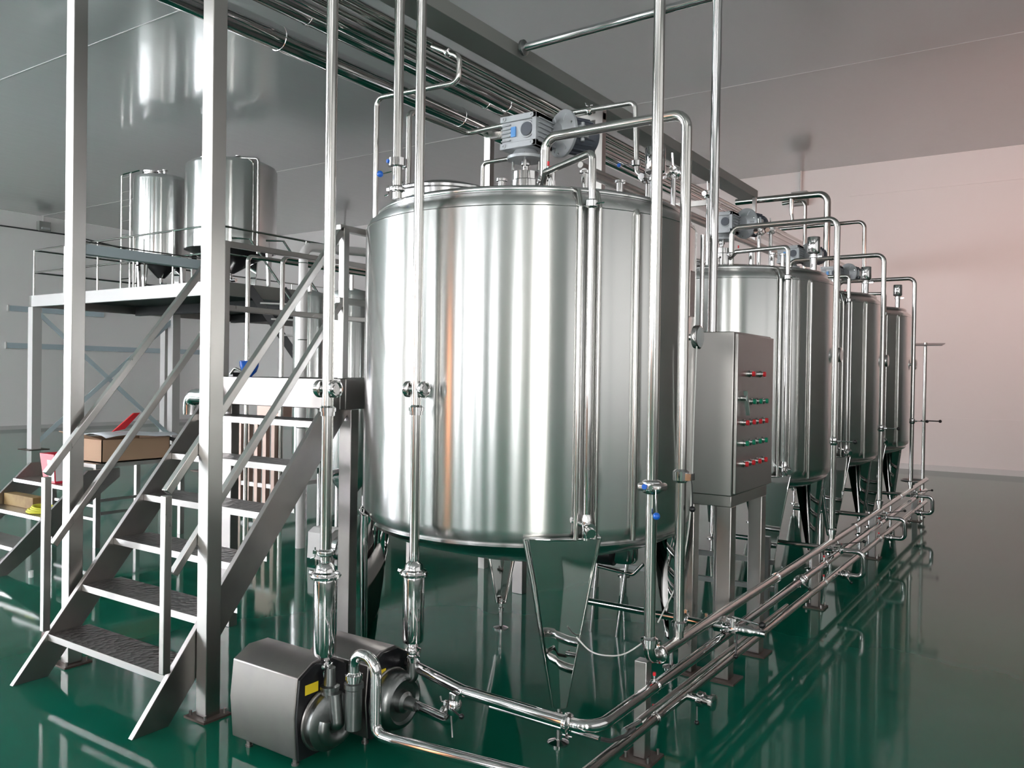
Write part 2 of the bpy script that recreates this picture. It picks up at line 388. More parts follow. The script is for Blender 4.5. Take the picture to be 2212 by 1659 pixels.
    b.box(gc.x + gx - .026, gc.x + gx, gc.y - gy, gc.y + gy, gc.z - gz, gc.z + gz)
    for k in range(5): b.box(gc.x - gx + .004, gc.x - gx + .062, gc.y - gy + .002, gc.y + gy - .002, gc.z - .045 + k * .020, gc.z - .045 + k * .020 + .008)
    for k in range(6): b.box(gc.x + gx - .002, gc.x + gx + .010, gc.y - gy + .02, gc.y + gy + .04, gc.z - .065 + k * .024, gc.z - .058 + k * .024)
    b.box(gc.x + .02, gc.x + gx, gc.y + gy - .01, gc.y + gy + .05, gc.z - gz + .02, gc.z + gz - .02)
    b.lathe([(.045, 0), (.045, .006), (.038, .008), (.034, .004)], (gc.x + .052, gc.y - gy + .012, gc.z + .004), (0, -1, 0), 28)
    gb = b.build('agitator_gearbox', 'cast', t, bevel=.003)
    MB().lathe([(.034, 0), (.034, .005), (0, .0052)], (gc.x + .052, gc.y - gy + .005, gc.z + .004), (0, -1, 0), 28).build('bearing_cap', 'castdark', gb)
    MB().box(gc.x - .046, gc.x - .018, gc.y - gy + .004, gc.y - gy + .0125, gc.z - .026, gc.z + .026).build('type_plate', ['labelblue'], gb)
    for sx in (-1, 1):
        for sz in (-1, 1):
            MB().lathe([(.012, 0), (.012, .004), (.006, .004), (.005, .001)], (gc.x + sx * (gx - .026), gc.y - gy, gc.z + sz * (gz - .016)), (0, -1, 0), 14).build('mounting_boss', 'cast', gb)
    MB().lathe([(.050, -.045), (.098, -.043), (.098, -.028), (.075, -.024), (.062, .0), (.058, .008)], (gc.x, gc.y, 2.775), seg=32).build('drive_flange', 'cast', gb)
    MB().lathe([(.078, -.02), (.078, .14), (.072, .145), (.072, .185), (.05, .19)], (gc.x, gc.y, 2.48), seg=30).build('seal_housing', 'chrome', gb)
    rods = MB()
    for a in range(0, 360, 90):
        rods.cyl((gc.x + .066 * math.cos(math.radians(a + 30)), gc.y + .066 * math.sin(math.radians(a + 30)), 2.68), (0, 0, 1), .006, .08, 8)
    rods.lathe([(.016, 0), (.016, .02), (.026, .025), (.026, .045), (.016, .05), (.016, .08)], (gc.x, gc.y, 2.68), seg=18)
    rods.build('stay_rods', 'chrome', gb)
    ax = Vector((.45, 1, 0)).normalized()
    mo = Vector((cx + .155, cy + .04, 2.875))
    x_, y_, z_ = basis(ax)
    b = MB().lathe([(.05, -.03), (.07, -.012), (.118, -.004), (.124, .002), (.124, .016), (.118, .02)], mo, ax, 44)
    for k in range(6):
        a = math.radians(60 * k); d = x_ * math.cos(a) + y_ * math.sin(a); b.bar(mo + d * .05 - ax * .010, mo + d * .105 - ax * .004, .010, .010, up=ax)
    b.build('motor_flange', 'cast', gb)
    b = MB().lathe([(.082, .02), (.09, .03), (.09, .16), (.082, .19), (.05, .20)], mo, ax, 30)
    for k in range(18):
        a = 2 * math.pi * k / 18; d = x_ * math.cos(a) + y_ * math.sin(a)
        b.bar(mo + ax * .04 + d * .092, mo + ax * .15 + d * .092, .004, .012, up=d)
    b.build('motor', 'castdark', gb)
    b = MB(); q0 = mo + ax * .05 + Vector((.098, -.03, -.005))
    b.box(q0.x - .02, q0.x + .022, q0.y - .03, q0.y + .03, q0.z - .03, q0.z + .03); b.cyl(q0 + Vector((0, 0, .03)), (0, 0, 1), .011, .02, 12); b.cyl(q0 + Vector((0, 0, -.03)), (0, 0, -1), .011, .02, 12)
    b.build('terminal_box', 'cast', gb, bevel=.004)
    for k in range(3):
        a = math.radians(40 + 120 * k); d = x_ * math.cos(a) + y_ * math.sin(a)
        MB().lathe([(.012, 0), (.012, -.005), (.007, -.007)], mo + d * .10, ax, 10).build('flange_bolt', 'chrome', gb)
    return t
tank = make_tank()
TL = ['largest, nearest mirror polished steel tank standing right of the stairs',
      'second steel tank from the front, behind the button cabinet',
      'third steel tank in the row, between the second tank and the farthest one',
      'farthest and smallest looking steel tank, at the far end of the row']
tanks = [tank] + [copy_tree(tank) for _ in range(3)]
for t, y, l in zip(tanks, TY, TL): t.location = (TX, y, 0); t['label'] = l

# ------------------------------------------------------------------ pipe rack in front of the tanks
PXR = -1.42
zt, zm, zb = .44, .315, .180
POSTS = [(3.20, .415, 'short square steel post nearest the camera, carrying the floor level pipes'),
         (6.05, .40, 'short square post under the floor level pipes beside the second tank'),
         (8.05, .40, 'short square post under the floor level pipes beside the third tank'),
         (10.50, .40, 'short square post at the far end of the floor level pipes')]
for y, h, l in POSTS:
    r = thing('pipe_post', (PXR - .055, y, 0), l, 'post', 'short posts of the pipe rack')
    MB().box(PXR - .083, PXR - .028, y - .027, y + .027, .010, h).build('post_tube', 'cab', r, bevel=.003)
    base_plate(r, PXR - .055, y)
    for z in (zm, zb):
        b = MB().ring((PXR, y, z), (0, 1, 0), .026, .004, 18, 6).bar((PXR - .03, y, z), (PXR - .02, y, z), .02, .012)
        b.cyl((PXR - .004, y, z + .024), (0, 0, 1), .006, .02, 8); cl = b.build('pipe_hanger', 'chrome', r)
        MB().cyl((PXR - .004, y, z + .044), (0, 0, 1), .007, .014, 8).build('hanger_cap', 'red', cl)
# top rail, fed by the tall pipe at its near end
g_ = PX(1403, 1395, PXR); gy_ = 3.135
rt = pipe('process_pipe', 'tall vertical pipe with blue ball valve, bending into the top floor level rail', [(PXR, gy_, CEIL - .001), (PXR, gy_, zt), (PXR, 10.95, zt)], .0235, .055, m='pipe', seg=18)
union(rt, (PXR, gy_, .52), (0, 0, 1), .0235); clamp(rt, (PXR, gy_ + .10, zt), (0, 1, 0), .0235, (0, 0, 1))
v = valve(rt, (PXR, gy_, 1.155), (0, 0, 1), .0235, (.35, -.94, 0), .0, None)
MB().tube([(PXR + .015, gy_ - .045, 1.155), (PXR + .04, gy_ - .05, 1.15), (PXR + .045, gy_ - .05, 1.055)], .003, seg=8).build('handle', 'chrome', v)
MB().ball((PXR + .045, gy_ - .05, 1.045), .015).build('knob', 'blue', v)
MB().cyl((PXR - .012, gy_ - .042, 1.158), (0, -1, 0), .011, .006, 12).build('valve_cap', 'blue', v)
MB().box(PXR - .050, PXR + .055, gy_ - .042, gy_ + .042, 1.138, 1.172).build('valve_plate', 'cab', v, bevel=.012)
for k, y in enumerate((4.9, 7.0, 9.1)): union(rt, (PXR, y, zt), (0, 1, 0), .019)
# middle rail with the bend toward the pumps
YP2 = 2.665
rm = pipe('process_pipe', 'middle floor level rail, bending left below the nearest tank leg toward the rear pump', [(-2.43, YP2 + .14, zm), (-2.03, YP2 + .02, zm), (-1.42, YP2, zm), (PXR, 10.9, zm)], .0235, .09, m='chrome', seg=18)
clamp(rm, (-1.53, YP2, zm), (1, 0, 0), .0235, (0, 0, -1)); union(rm, (PXR, 5.5, zm), (0, 1, 0), .020)
valve(rm, (PXR, 5.42, zm), (0, 1, 0), .022, (.7, -.5, -.25), .06)
# bottom rail and the pipe from the front pump
YP1 = 2.42
rb = pipe('process_pipe', 'lowest of the three floor level rails, running off the bottom of the frame', [(PXR, 1.55, zb), (PXR, 10.9, zb)], .0225, .05, m='pipe', seg=18)
vv = PX(1487, 1495, PXR + .02)
b = MB().lathe([(.018, 0), (.018, .04), (.034, .05), (.034, .075), (.026, .08), (.026, .105), (.036, .11), (.036, .125), (.02, .13)], (PXR + .02, vv.y, zb + .0), (1, -.1, 0), 20)
bv = b.build('sample_valve', 'chrome', rb)
MB().tube([(PXR + .06, vv.y, zb), (PXR + .062, vv.y, zb - .105)], .004, seg=8).build('handle', 'chrome', bv)
MB().ball((PXR + .062, vv.y, zb - .11), .011).build('knob', 'black', bv)
pipe('conduit', 'thin conduit between the middle and lowest floor level rails', [(PXR + .01, 3.0, zb + .055), (PXR + .01, 5.1, zb + .055)], .011, cat='conduit', m='brushed')
hs = pipe('hose_pipe', 'thin low pipe joined by a dark hose below the bent middle rail', [PZ(1060, 1526, .25), PZ(1295, 1597, .25)], .011, cat='pipe', m='chrome')
MB().tube([PZ(1290, 1595, .25), PZ(1320, 1601, .225), PZ(1352, 1589, .225), PZ(1372, 1572, .25)], .008, .04, 10).build('dark_hose', 'dcable', hs)
MB().tube([PZ(1348, 1580, .24), PZ(1382, 1560, .24)], .013, 0, 12).build('end_sleeve', 'chrome', hs)

# outlet lines below each tank with their valves and bypass loops
OY = [4.02, 6.33, 8.10, 9.86]
onm = ['outlet pipe with long knobbed lever, leaving under the nearest tank', 'outlet pipe with looped end below the second tank',
       'outlet pipe with looped end below the third tank', 'outlet pipe with looped end below the farthest tank']
for i, y in enumerate(OY):
    zo = .372 if i else .366
    if i == 0:
        p = pipe('outlet_pipe', onm[i], [(TX + .05, y, zo), (PXR - .20, y, zo)], .019, m='chrome')
        MB().tube([(PXR - .2, y, zo), (PXR - .06, y - .0, zo)], .0185, 0, 16).lathe([(.019, 0), (.026, .015), (.026, .15), (.018, .16), (.018, .22)], (PXR - .01, y, zo), (1, 0, 0), 20).build('tube', 'chrome', p)
        clamp(p, (PXR - .20, y, zo), (1, 0, 0), .021, (0, 0, 1)); clamp(p, (PXR - .09, y, zo), (1, 0, 0), .021, (0, 0, 1))
        v = MB().lathe([(.019, 0), (.03, .01), (.03, .05), (.019, .06)], (PXR - .055, y, zo), (1, 0, 0), 20)
        v.cyl((PXR + .05, y - .015, zo + .01), (0, 0, 1), .014, .045, 10); v.cyl((PXR + .02, y - .015, zo + .045), (1, 0, 0), .012, .05, 10); vb = v.build('outlet_valve', 'chrome', p)
        MB().tube([(PXR + .05, y - .02, zo + .062), (PXR + .19, y - .03, zo + .050)], .0055, seg=8).build('handle', 'chrome', vb)
        MB().ball((PXR + .20, y - .03, zo + .049), .017).build('knob', 'black', vb)
        MB().tube([(PXR + .07, y, zo), (PXR + .07, y - .02, zo - .12)], .004, seg=8).ball((PXR + .07, y - .02, zo - .13), .012).build('drain_lever', 'black', vb)
    else:
        xo = PXR + .20
        p = pipe('outlet_pipe', onm[i], [(TX + .2, y + .02, zo), (PXR, y, zo), (xo, y, zo), (xo, y + .02, zb + .01), (PXR + .03, y + .02, zb + .01)], .019, .045, m='chrome')
        clamp(p, (PXR + .05, y, zo), (1, 0, 0), .019, (0, 0, 1))
        v = valve(p, (PXR + .075, y + .02, zb + .01), (1, 0, 0), .019, (.55, -.6, -.35) if i != 2 else (.1, -.1, -1), .06)
        MB().tube([(PXR + .01, y, zo + .03), (PXR + .17, y + .12, zo + .055)], .004, seg=8).ball((PXR + .18, y + .125, zo + .057), .013).build('lever', ['black'], p)
    MB().lathe([(.02, 0), (.02, .27)], (TX + .05, y if i == 0 else y + .02, zo), seg=14).build('drop_tube', 'chrome', p)
    # cleaning line: up from the rack, over and down into the tank
CY = [3.44, 6.25, 8.03, 9.78]; CXI = [-2.15, -2.2, -2.25, -2.2]; CZ = [2.762, 2.765, 2.735, 2.71]
cnm = ['tall arched cleaning pipe rising in front of the nearest tank and over its lid', 'arched cleaning pipe rising beside the second tank',
       'arched cleaning pipe rising beside the third tank', 'arched cleaning pipe rising beside the farthest tank']
for i, y in enumerate(CY):
    p = pipe('cleaning_pipe', cnm[i], [(PXR, y, zt + .02), (PXR, y, CZ[i]), (CXI[i], y, CZ[i]), (CXI[i], y, 2.46)], .0235 if i == 0 else .021, .065, m='pipe', group='arched cleaning pipes', seg=18)
    union(p, (PXR, y, zt + .075), (0, 0, 1), .022)
    if i == 0:
        b = MB().lathe([(.024, -.03), (.036, -.02), (.036, .02), (.024, .03)], (PXR, y, 1.172), seg=22); b.box(PXR - .02, PXR + .055, y - .022, y + .022, 1.155, 1.185)
        vv = b.build('clamp_valve', 'chrome', p); MB().tube([(PXR + .05, y, 1.17), (PXR + .055, y, 1.04)], .003, seg=8).ball((PXR + .055, y, 1.03), .014).build('handle', 'black', vv)
    else:
        valve(p, (PXR, y, 1.18 if i != 1 else 1.165), (0, 0, 1), .021, (.83, .1, 0), .11, 'black', .017, r2=1.35)
    clamp(p, (CXI[i], y, 2.56), (0, 0, 1), .022)
    # branch to the sight tube
    MB().tube([(CXI[i] + .0, y - .02, 2.53), (CXI[i] + .08, y - .12, 2.56), (TX + .684, TY[i] - .582, 2.56), (TX + .684, TY[i] - .582, 2.40)], .0165, .03, 12).build('branch_tube', 'pipe', p)
    MB().cyl((CXI[i] + .10, y - .13, 2.585), (0, 0, 1), .006, .02, 8).build('branch_tag', 'red', p)
# white thin cables sagging between things
pipe('white_cable', 'thin white cable sagging low between nearest tank leg and the tall pipe', curve_pts([PX(1245, 1376, -1.72), PX(1275, 1406, -1.66), PX(1310, 1416, -1.6), PX(1350, 1412, -1.55), PX(1398, 1382, -1.47)]), .0032, 0, cat='cable', m='cable', seg=6)
pipe('white_cable', 'thin white cable hanging down past the thermometer left of the button cabinet', curve_pts([PX(1505, 748, -1.47), PX(1499, 900, -1.48), PX(1493, 1080, -1.5), PX(1482, 1180, -1.52), PX(1462, 1260, -1.55), PX(1421, 1345, -1.6)]), .0035, 0, cat='cable', m='cable', seg=6)

# ------------------------------------------------------------------ control cabinet on its stand
cb = thing('control_cabinet', (-1.59, 4.56, 0), 'brushed steel control cabinet with rows of red and green buttons on a stand', 'cabinet')
cx0, cx1, cy0, cy1, cz0, cz1 = -1.76, -1.47, 4.24, 4.88, .985, 1.85
MB().box(cx0, cx1, cy0, cy1, cz0, cz1).build('cabinet_body', 'cab', cb, bevel=.004)
dr = MB().box(cx1 + .001, cx1 + .019, cy0 + .012, cy1 - .006, cz0 + .01, cz1 - .01).build('cabinet_door', 'cab', cb, bevel=.004)
MB().cyl((cx1 + .02, cy0 + .07, 1.50), (1, 0, 0), .014, .03, 16).bar((cx1 + .045, cy0 + .065, 1.54), (cx1 + .052, cy0 + .09, 1.41), .010, .022, up=(1, 0, 0)).build('door_handle', 'chrome', dr)
ys = [4.345, 4.455, 4.565, 4.675]
def button(y, z, c):
    MB().lathe([(.018, 0), (.018, .010), (.013, .012), (.013, .022)], (cx1 + .019, y, z), (1, 0, 0), 16).build('button_collar', 'chrome', dr)
    MB().lathe([(.014, 0), (.014, .012), (.0, .014)], (cx1 + .041, y, z), (1, 0, 0), 16).build('push_button', c, dr)
button(4.43, 1.63, 'red'); button(4.62, 1.63, 'red')
for y in ys[1:]: button(y, 1.48, 'green')
for y in ys: button(y, 1.37, 'red')
for y in ys: button(y, 1.26, 'green')
for y in ys: button(y, 1.15, 'red')
for (x, y) in ((-1.515, 4.30), (-1.515, 4.82), (-1.72, 4.30), (-1.72, 4.82)):
    lg = MB().box(x - .04, x + .04, y - .04, y + .04, .01, cz0 - .06).build('stand_leg', 'brushed', cb, bevel=.004)
    MB().box(x - .08, x + .08, y - .08, y + .08, 0, .01).build('foot_plate', 'rust', lg)
MB().box(-1.765, -1.475, 4.255, 4.865, cz0 - .06, cz0 - .001).build('stand_frame', 'brushed', cb, bevel=.003)
cdp = pipe('cable_conduit', 'vertical polished conduit rising from the cabinet roof, with horizontal arm to the duct', [(-1.665, 4.44, 1.851), (-1.665, 4.44, 3.72), (-2.93, 4.44, 3.70)], .026, 0.03, cat='conduit', m='chrome')
MB().lathe([(.026, 0), (.05, .004), (.05, .02), (.026, .03)], (-2.96, 4.44, 3.70), (1, 0, 0), 18).build('duct_flange', 'darksteel', cdp)
MB().tube([(-1.72, 4.42, 1.851), (-1.72, 4.42, 2.4)], .012, seg=10).build('side_tube', 'chrome', cdp)

# a second stand with U tubes between tank one and two (below the cabinet)
fr = thing('floor_frame', (-2.1, 5.3, 0), 'low horizontal steel rails on posts, seen behind the cabinet stand', 'frame')
for z in (.44, .27):
    MB().bar((-3.1, 5.3, z), (-1.55, 5.3, z), .03, .03).build('frame_rail', 'darksteel', fr)
for x in (-3.05, -1.60): MB().box(x - .02, x + .02, 5.28, 5.32, 0, .6).build('frame_post', 'darksteel', fr)

# ------------------------------------------------------------------ small transfer pump below the nearest tank
tp = thing('transfer_pump', (-2.35, 4.60, 0), 'small pump with black motor and polished pot, half hidden behind the nearest tank leg', 'pump')
c = Vector((-2.32, 4.60, .52))
MB().lathe([(.075, -.10), (.075, .10), (.05, .12)], c + Vector((-.09, -.03, 0)), (1, 0, 0), 24).build('motor', 'black', tp)
MB().lathe([(.02, 0), (.07, .01), (.085, .03), (.085, .19), (.0, .20)], c + Vector((.06, 0, -.06)), seg=26).build('pump_pot', 'chrome', tp)
MB().tube([c + Vector((-.12, 0, -.10)), c + Vector((.12, 0, -.12)), c + Vector((.18, .02, -.05))], .012, .03).build('suction_tube', 'chrome', tp)
for dx, dx2 in ((.08, .02), (-.12, -.16)): MB().tube([c + Vector((dx, 0, -.06)), c + Vector((dx2, 0, -.52))], .011).build('leg', 'chrome', tp)

# ------------------------------------------------------------------ two centrifugal pumps in the foreground
def pump(name, label, X, Y, zc, hl, hs, dirn):
    t = thing(name, (X - hl / 2, Y, 0), label, 'pump')
    x0, x1 = X - .05 - hl, X - .05; s = hs
    prof = [(-.13, .045), (-.145, .22), (-.13, .375), (-.05, .42), (.05, .42), (.13, .375), (.145, .22), (.13, .045)]
    MB().prism([(x0, Y + a * s, z * s) for a, z in prof], (x1 - x0, 0, 0)).build('motor_hood', 'plate', t, bevel=.004)
    MB().prism([(x1 + .0005, Y + a * s * .97, .02 * 0 + z * s * .98) for a, z in prof], (.012, 0, 0)).build('hood_end', 'black', t)
    MB().box(x1 + .013, x1 + .014, Y - .10 * s, Y - .03 * s, .30 * s, .34 * s).build('warning_label', 'yellow', t)
    for dx in (.06, hl - .05):
        for dy in (-.09, .09):
            MB().cyl((x0 + dx, Y + dy * s, 0), (0, 0, 1), .011, .05, 10).lathe([(.016, 0), (.016, .008)], (x0 + dx, Y + dy * s, .0), seg=10).build('foot', 'plate', t)
    return t
X_, Y_ = -2.50, 2.40
pa = pump('centrifugal_pump', 'front centrifugal pump with dull steel hood and spiral casing', X_, Y_, .17, .40, 1.0, 0)
c = Vector((X_, Y_, .175))
vo = MB().lathe([(.03, -.045), (.105, -.04), (.118, -.02), (.118, .01), (.10, .025), (.04, .03)], c, (1, 0, 0), 36)
# spiral casing ring that leaves upward
sp = []
for k in range(15):
    a = math.radians(-200 + k * 15); rr = .055 + .0022 * k
    sp.append(c + Vector((.022, rr * math.cos(a), rr * math.sin(a))))
vo.tube(sp, .030, 0, 14)
vs_ = vo.build('spiral_casing', 'darksteel', pa)
MB().ring(c + Vector((-.03, 0, 0)), (1, 0, 0), .118, .008, 36, 8).build('casing_clamp', 'plate', vs_)
b = MB().tube([c + Vector((.02, -.0, 0)), c + Vector((.045, .0, .0)), c + Vector((.03, .0, .12))], .033, .04, 16)
b.lathe([(.036, 0), (.036, .03), (.040, .032), (.040, .045), (.026, .05), (.022, .12)], c + Vector((-.0, 0, .10)), seg=22)
b.build('suction_elbow', 'darksteel', pa)
b = MB().lathe([(.034, 0), (.034, .16), (.040, .165), (.040, .185), (.03, .19)], c + Vector((.115, .02, -.01)), seg=22).build('discharge_neck', 'darksteel', pa)
up = pipe('pump_pipe', 'chrome pipe making a U bend at the front pump and leaving right at floor level', [(X_ + .115, Y_ + .02, .36), (X_ + .115, Y_ + .02, .475), (X_ + .245, Y_ + .01, .475), (X_ + .245, Y_ + .01, zb), (X_ + .34, Y_ + .01, zb), (-1.445, Y_ + .10, zb)], .0225, .06, m='chrome', seg=18)
union(up, (X_ + .115, Y_ + .02, .372), (0, 0, 1), .024)

def filter_column(name, label, x, y, z0, z1, zr, zdisc, R):
    t = thing(name, (x, y, z0 - .1), label, 'filter')
    MB().lathe([(.022, -.10), (.030, -.06), (.020, -.05), (.020, -.02), (R * .6, -.004), (R * .92, .006), (R, .022), (R, z1 - z0 - .03), (R * .96, z1 - z0 - .02)], (x, y, z0), seg=36).build('filter_body', 'chrome', t)
    MB().lathe([(R * .96, -.02), (R * 1.2, -.016), (R * 1.25, -.004), (R * 1.2, .008), (R * .9, .014), (R * .8, .035), (R * .45, .05), (.022, .056), (.022, .09)], (x, y, z1), seg=36).build('filter_lid', 'chrome', t)
    b = MB().bar((x - R * 1.1, y, z1 - .006), (x - R * 1.75, y - .01, z1 + .002), .012, .012).bar((x + R * 1.1, y, z1 - .006), (x + R * 1.5, y, z1), .012, .016)
    b.ring((x, y, z1 - .004), (0, 0, 1), R * 1.24, .006, 32, 6)
    b.build('lid_clamp', 'chrome', t)
    zz = z1 + .09
    while zz < zr - .01:
        clamp(t, (x, y, zz), (0, 0, 1), .0235, (-.9, -.4, 0) if int(zz * 100) % 2 else (.9, -.4, 0)); zz += .062
    MB().tube([(x, y, z1 + .06), (x, y, CEIL - .001)], .0235 if zr > .8 else .022, 0, 18).build('riser_tube', 'pipe', t)
    union(t, (x, y, zdisc - .09), (0, 0, 1), .0225)
    b = MB().cyl((x - .05, y, zdisc), (1, 0, 0), .018, .10, 16)
    for s in (-1, 1): b.lathe([(.018, 0), (.034, .004), (.037, .010), (.037, .022), (.028, .026), (.026, .018), (.0, .018)], (x + s * .028, y, zdisc), (s, 0, 0), 28)
    b.build('sight_union', 'chrome', t)
    clamp(t, (x, y, z0 - .035), (0, 0, 1), .022, (.9, -.4, 0))
    return t
fa = filter_column('inline_filter', 'inline filter canister on a tall pipe above the front pump', -2.555, 2.42, .425, .765, .90, 1.535, .048)
# ---- rear pump
q = PZ(860, 1515, .185); XB, YB2 = q.x, q.y + .01
pb = pump('centrifugal_pump', 'rear centrifugal pump with round dark casing beside the front pump', XB - .02, YB2, .18, .36, .95, 0)
c = Vector((XB, YB2, .185))
cs = MB().lathe([(.05, -.09), (.115, -.085), (.125, -.06), (.125, .0), (.115, .02), (.095, .03), (.085, .018), (.05, .014), (.045, .035), (.03, .045), (.024, .10)], c, (1, 0, 0), 40).build('round_casing', 'darksteel', pb)
MB().ring(c + Vector((-.055, 0, 0)), (1, 0, 0), .126, .007, 40, 8).build('casing_clamp', 'plate', cs)
XF = -2.36
qf = PZ(887, 1465, .30)
FX, FY = XB + .02, YB2 + .06
MB().tube([c + Vector((-.02, .06, .08)), (FX, FY, .27), (FX, FY, .36)], .026, .02, 14).build('discharge_neck', 'darksteel', pb)
e = PZ(990, 1560, .185)
sp_ = pipe('suction_pipe', 'short chrome pipe with black lever valve between rear pump and the bent rail', [c + Vector((.08, 0, 0)), (-2.06, YP2, .185), (-2.06, YP2, zm - .01)], .0225, .05, m='chrome', seg=18)
clamp(sp_, (-2.14, YB2, .19), (1, 0, 0), .0225, (0, 0, 1))
v = MB().lathe([(.024, -.03), (.03, -.02), (.03, .02), (.024, .03)], (-2.06, YP2, .25), seg=20).build('lever_valve', 'chrome', sp_)
MB().tube([(-2.06, YP2 - .02, .25), (-1.99, YP2 - .05, .245)], .004, seg=8).ball((-1.985, YP2 - .05, .246), .011).build('handle', 'black', v)
MB().tube([(-2.06, YP2 - .02, .225), (-2.03, YP2 - .05, .15)], .004, seg=8).build('drain_lever', 'chrome', v)

fb_ = filter_column('inline_filter', 'inline filter canister on a tall pipe above the rear pump', FX, FY, .425, .735, .80, 1.535, .047)

# ------------------------------------------------------------------ overhead duct, portals and pipes
du = thing('overhead_duct', (-3.1, 3, 3.6), 'long grey rectangular duct running overhead to the far wall side', 'duct')
zb0 = 3.655
MB().box(-3.20, -3.0, -1.5, 9.37, zb0, zb0 + .09).build('duct_body', 'duct', du, bevel=.003)
MB().box(-3.04, -3.0, 9.30, 9.34, 2.9, zb0).build('hanger_post', 'brushed', du)
pr = thing('portal_frame', (-3.5, 5.6, 0), 'slim steel portal behind the nearest tank carrying the overhead pipes', 'frame')
for x in (-4.04, -3.0): MB().box(x - .03, x + .03, 5.56, 5.62, 0, 3.60 if x < -3.5 else 3.65).build('portal_post', 'brushed', pr)
MB().box(-4.07, -2.97, 5.565, 5.615, 3.55, 3.60).build('portal_beam', 'brushed', pr)
pr2 = thing('portal_frame', (-3.5, 7.58, 0), 'slim steel portal between the second and third tanks', 'frame')
MB().box(-3.75, -3.70, 7.55, 7.60, 0, 3.3).build('portal_post', 'brushed', pr2); MB().box(-3.75, -2.9, 7.555, 7.595, 3.25, 3.30).build('portal_beam', 'brushed', pr2)
OV = [(-4.05, 3.64, .075, 'thick polished overhead pipe, lowest left of the bundle', -1., 5.9),
      (-3.80, 3.72, .055, 'polished overhead pipe second from left in the bundle', -1., 15.5),
      (-3.60, 3.66, .050, 'polished overhead pipe in the middle of the bundle', -1., 15.5),
      (-3.43, 3.625, .022, 'thin overhead pipe right of the bundle middle', -1., 15.5),
      (-3.36, 3.64, .020, 'thin overhead pipe next to the duct side', -1., 15.5),
      (-3.28, 3.63, .022, 'thin overhead pipe closest to the grey duct', -1., 8.)]
for x, z, r, l, y0, y1 in OV:
    p = pipe('overhead_pipe', l, [(x, y0, z), (x, y1, z)], r, 0, m='chrome' if r > .04 else 'pipe', group=None, seg=24)
    if r > .04:
        for y in (1.6, 3.4, 5.2): MB().lathe([(r, -.01), (r + .004, -.008), (r + .004, .008), (r, .01)], (x, y, z), (0, 1, 0), 24).build('sleeve_joint', 'chrome', p)
# gantry pipes along the tank row at lower level
for x, z, r, l, y1 in ((-2.75, 2.98, .026, 'dark pipe sloping past the heads of the tanks, nearer one', 9.6), (-2.95, 3.12, .022, 'pipe running behind the gearboxes along the tank row', 10.5)):
    pipe('overhead_pipe', l, [(x, 4.9 if r > .024 else 5.2, z), (x, y1, z)], r, 0, m='brushed')

# thin pipes dropping from the bundle near the nearest tank
Y0 = 4.75
p = pipe('drop_pipe', 'thin pipe leaving the overhead bundle in a hook, dropping left behind the nearest tank',
     [PY(935, 100, 3.75), PY(993, 122, 3.75), PY(990, 178, 3.75), PY(814, 212, 3.75), Vector((PY(814, 212, 3.75).x, 3.75, 0))], .0165, .05, m='pipe')
clamp(p, PY(968, 113, 3.75), PY(992, 122, 3.75) - PY(940, 105, 3.75), .0165)
p = pipe('drop_pipe', 'thin bent pipe rising behind the tall pipes, then turning toward the nearest gearbox',
     [Vector((PY(884, 240, 3.55).x, 3.55, 2.42)), PY(884, 240, 3.55), PX(1010, 288, PY(884, 240, 3.55).x), PX(1010, 288, PY(884, 240, 3.55).x) + Vector((.42, 0, .01))], .0165, .04, m='pipe')
p = pipe('drop_pipe', 'thin bronze toned pipe bending up beside the left portal post', [Vector((PY(1043, 352, 4.2).x, 4.2, 2.42)), PY(1043, 352, 4.2), PY(1130, 338, 4.2)], .013, .03, m='pipe')
# pipe with blue ball valve standing on the tank lid
q = PZ(858, 425, 2.44)
p = pipe('lid_pipe', 'tall pipe with blue ball valve standing on the left of the nearest tank lid', [(q.x, q.y, 2.43), (q.x, q.y, CEIL - .001)], .0235, 0, m='pipe', seg=18)
zz = 1.6 + (835 - 365) / 1792 * 4.05
v = MB().lathe([(.024, -.022), (.045, -.018), (.045, .018), (.024, .022)], (q.x, q.y, 2.60), seg=22).build('ball_valve', 'chrome', p)
MB().tube([(q.x - .01, q.y - .03, 2.555), (q.x - .05, q.y - .05, 2.545)], .004, seg=8).build('handle', 'chrome', v)
MB().ball((q.x - .06, q.y - .055, 2.543), .016).build('knob', 'blue', v)
MB().cyl((q.x - .025, q.y - .038, 2.603), (-.4, -1, 0), .010, .006, 12).build('valve_cap', 'blue', v)
clamp(p, (q.x, q.y, 2.475), (0, 0, 1), .0235, (-.9, -.3, 0))
# thin hooked pipe over the right of the nearest tank, with blue lever
Yh = 4.35
p = pipe('drop_pipe', 'thin pipe arching right of the gearbox with a blue levered valve', [PY(1225, 245, Yh), PY(1372, 221, Yh), PY(1376, 372, Yh), PY(1400, 392, Yh)], .015, .035, m='pipe')
a = PY(1374, 353, Yh); v = MB().lathe([(.015, -.02), (.028, -.014), (.028, .014), (.015, .02)], a, seg=18).build('lever_valve', 'chrome', p)
MB().tube([a, PY(1340, 357, Yh)], .0035, seg=8).build('handle', 'chrome', v); MB().ball(PY(1337, 357, Yh), .012).build('knob', 'blue', v)
clamp(p, PY(1274, 240, Yh), (1, 0, 0), .015, (0, 0, 1))
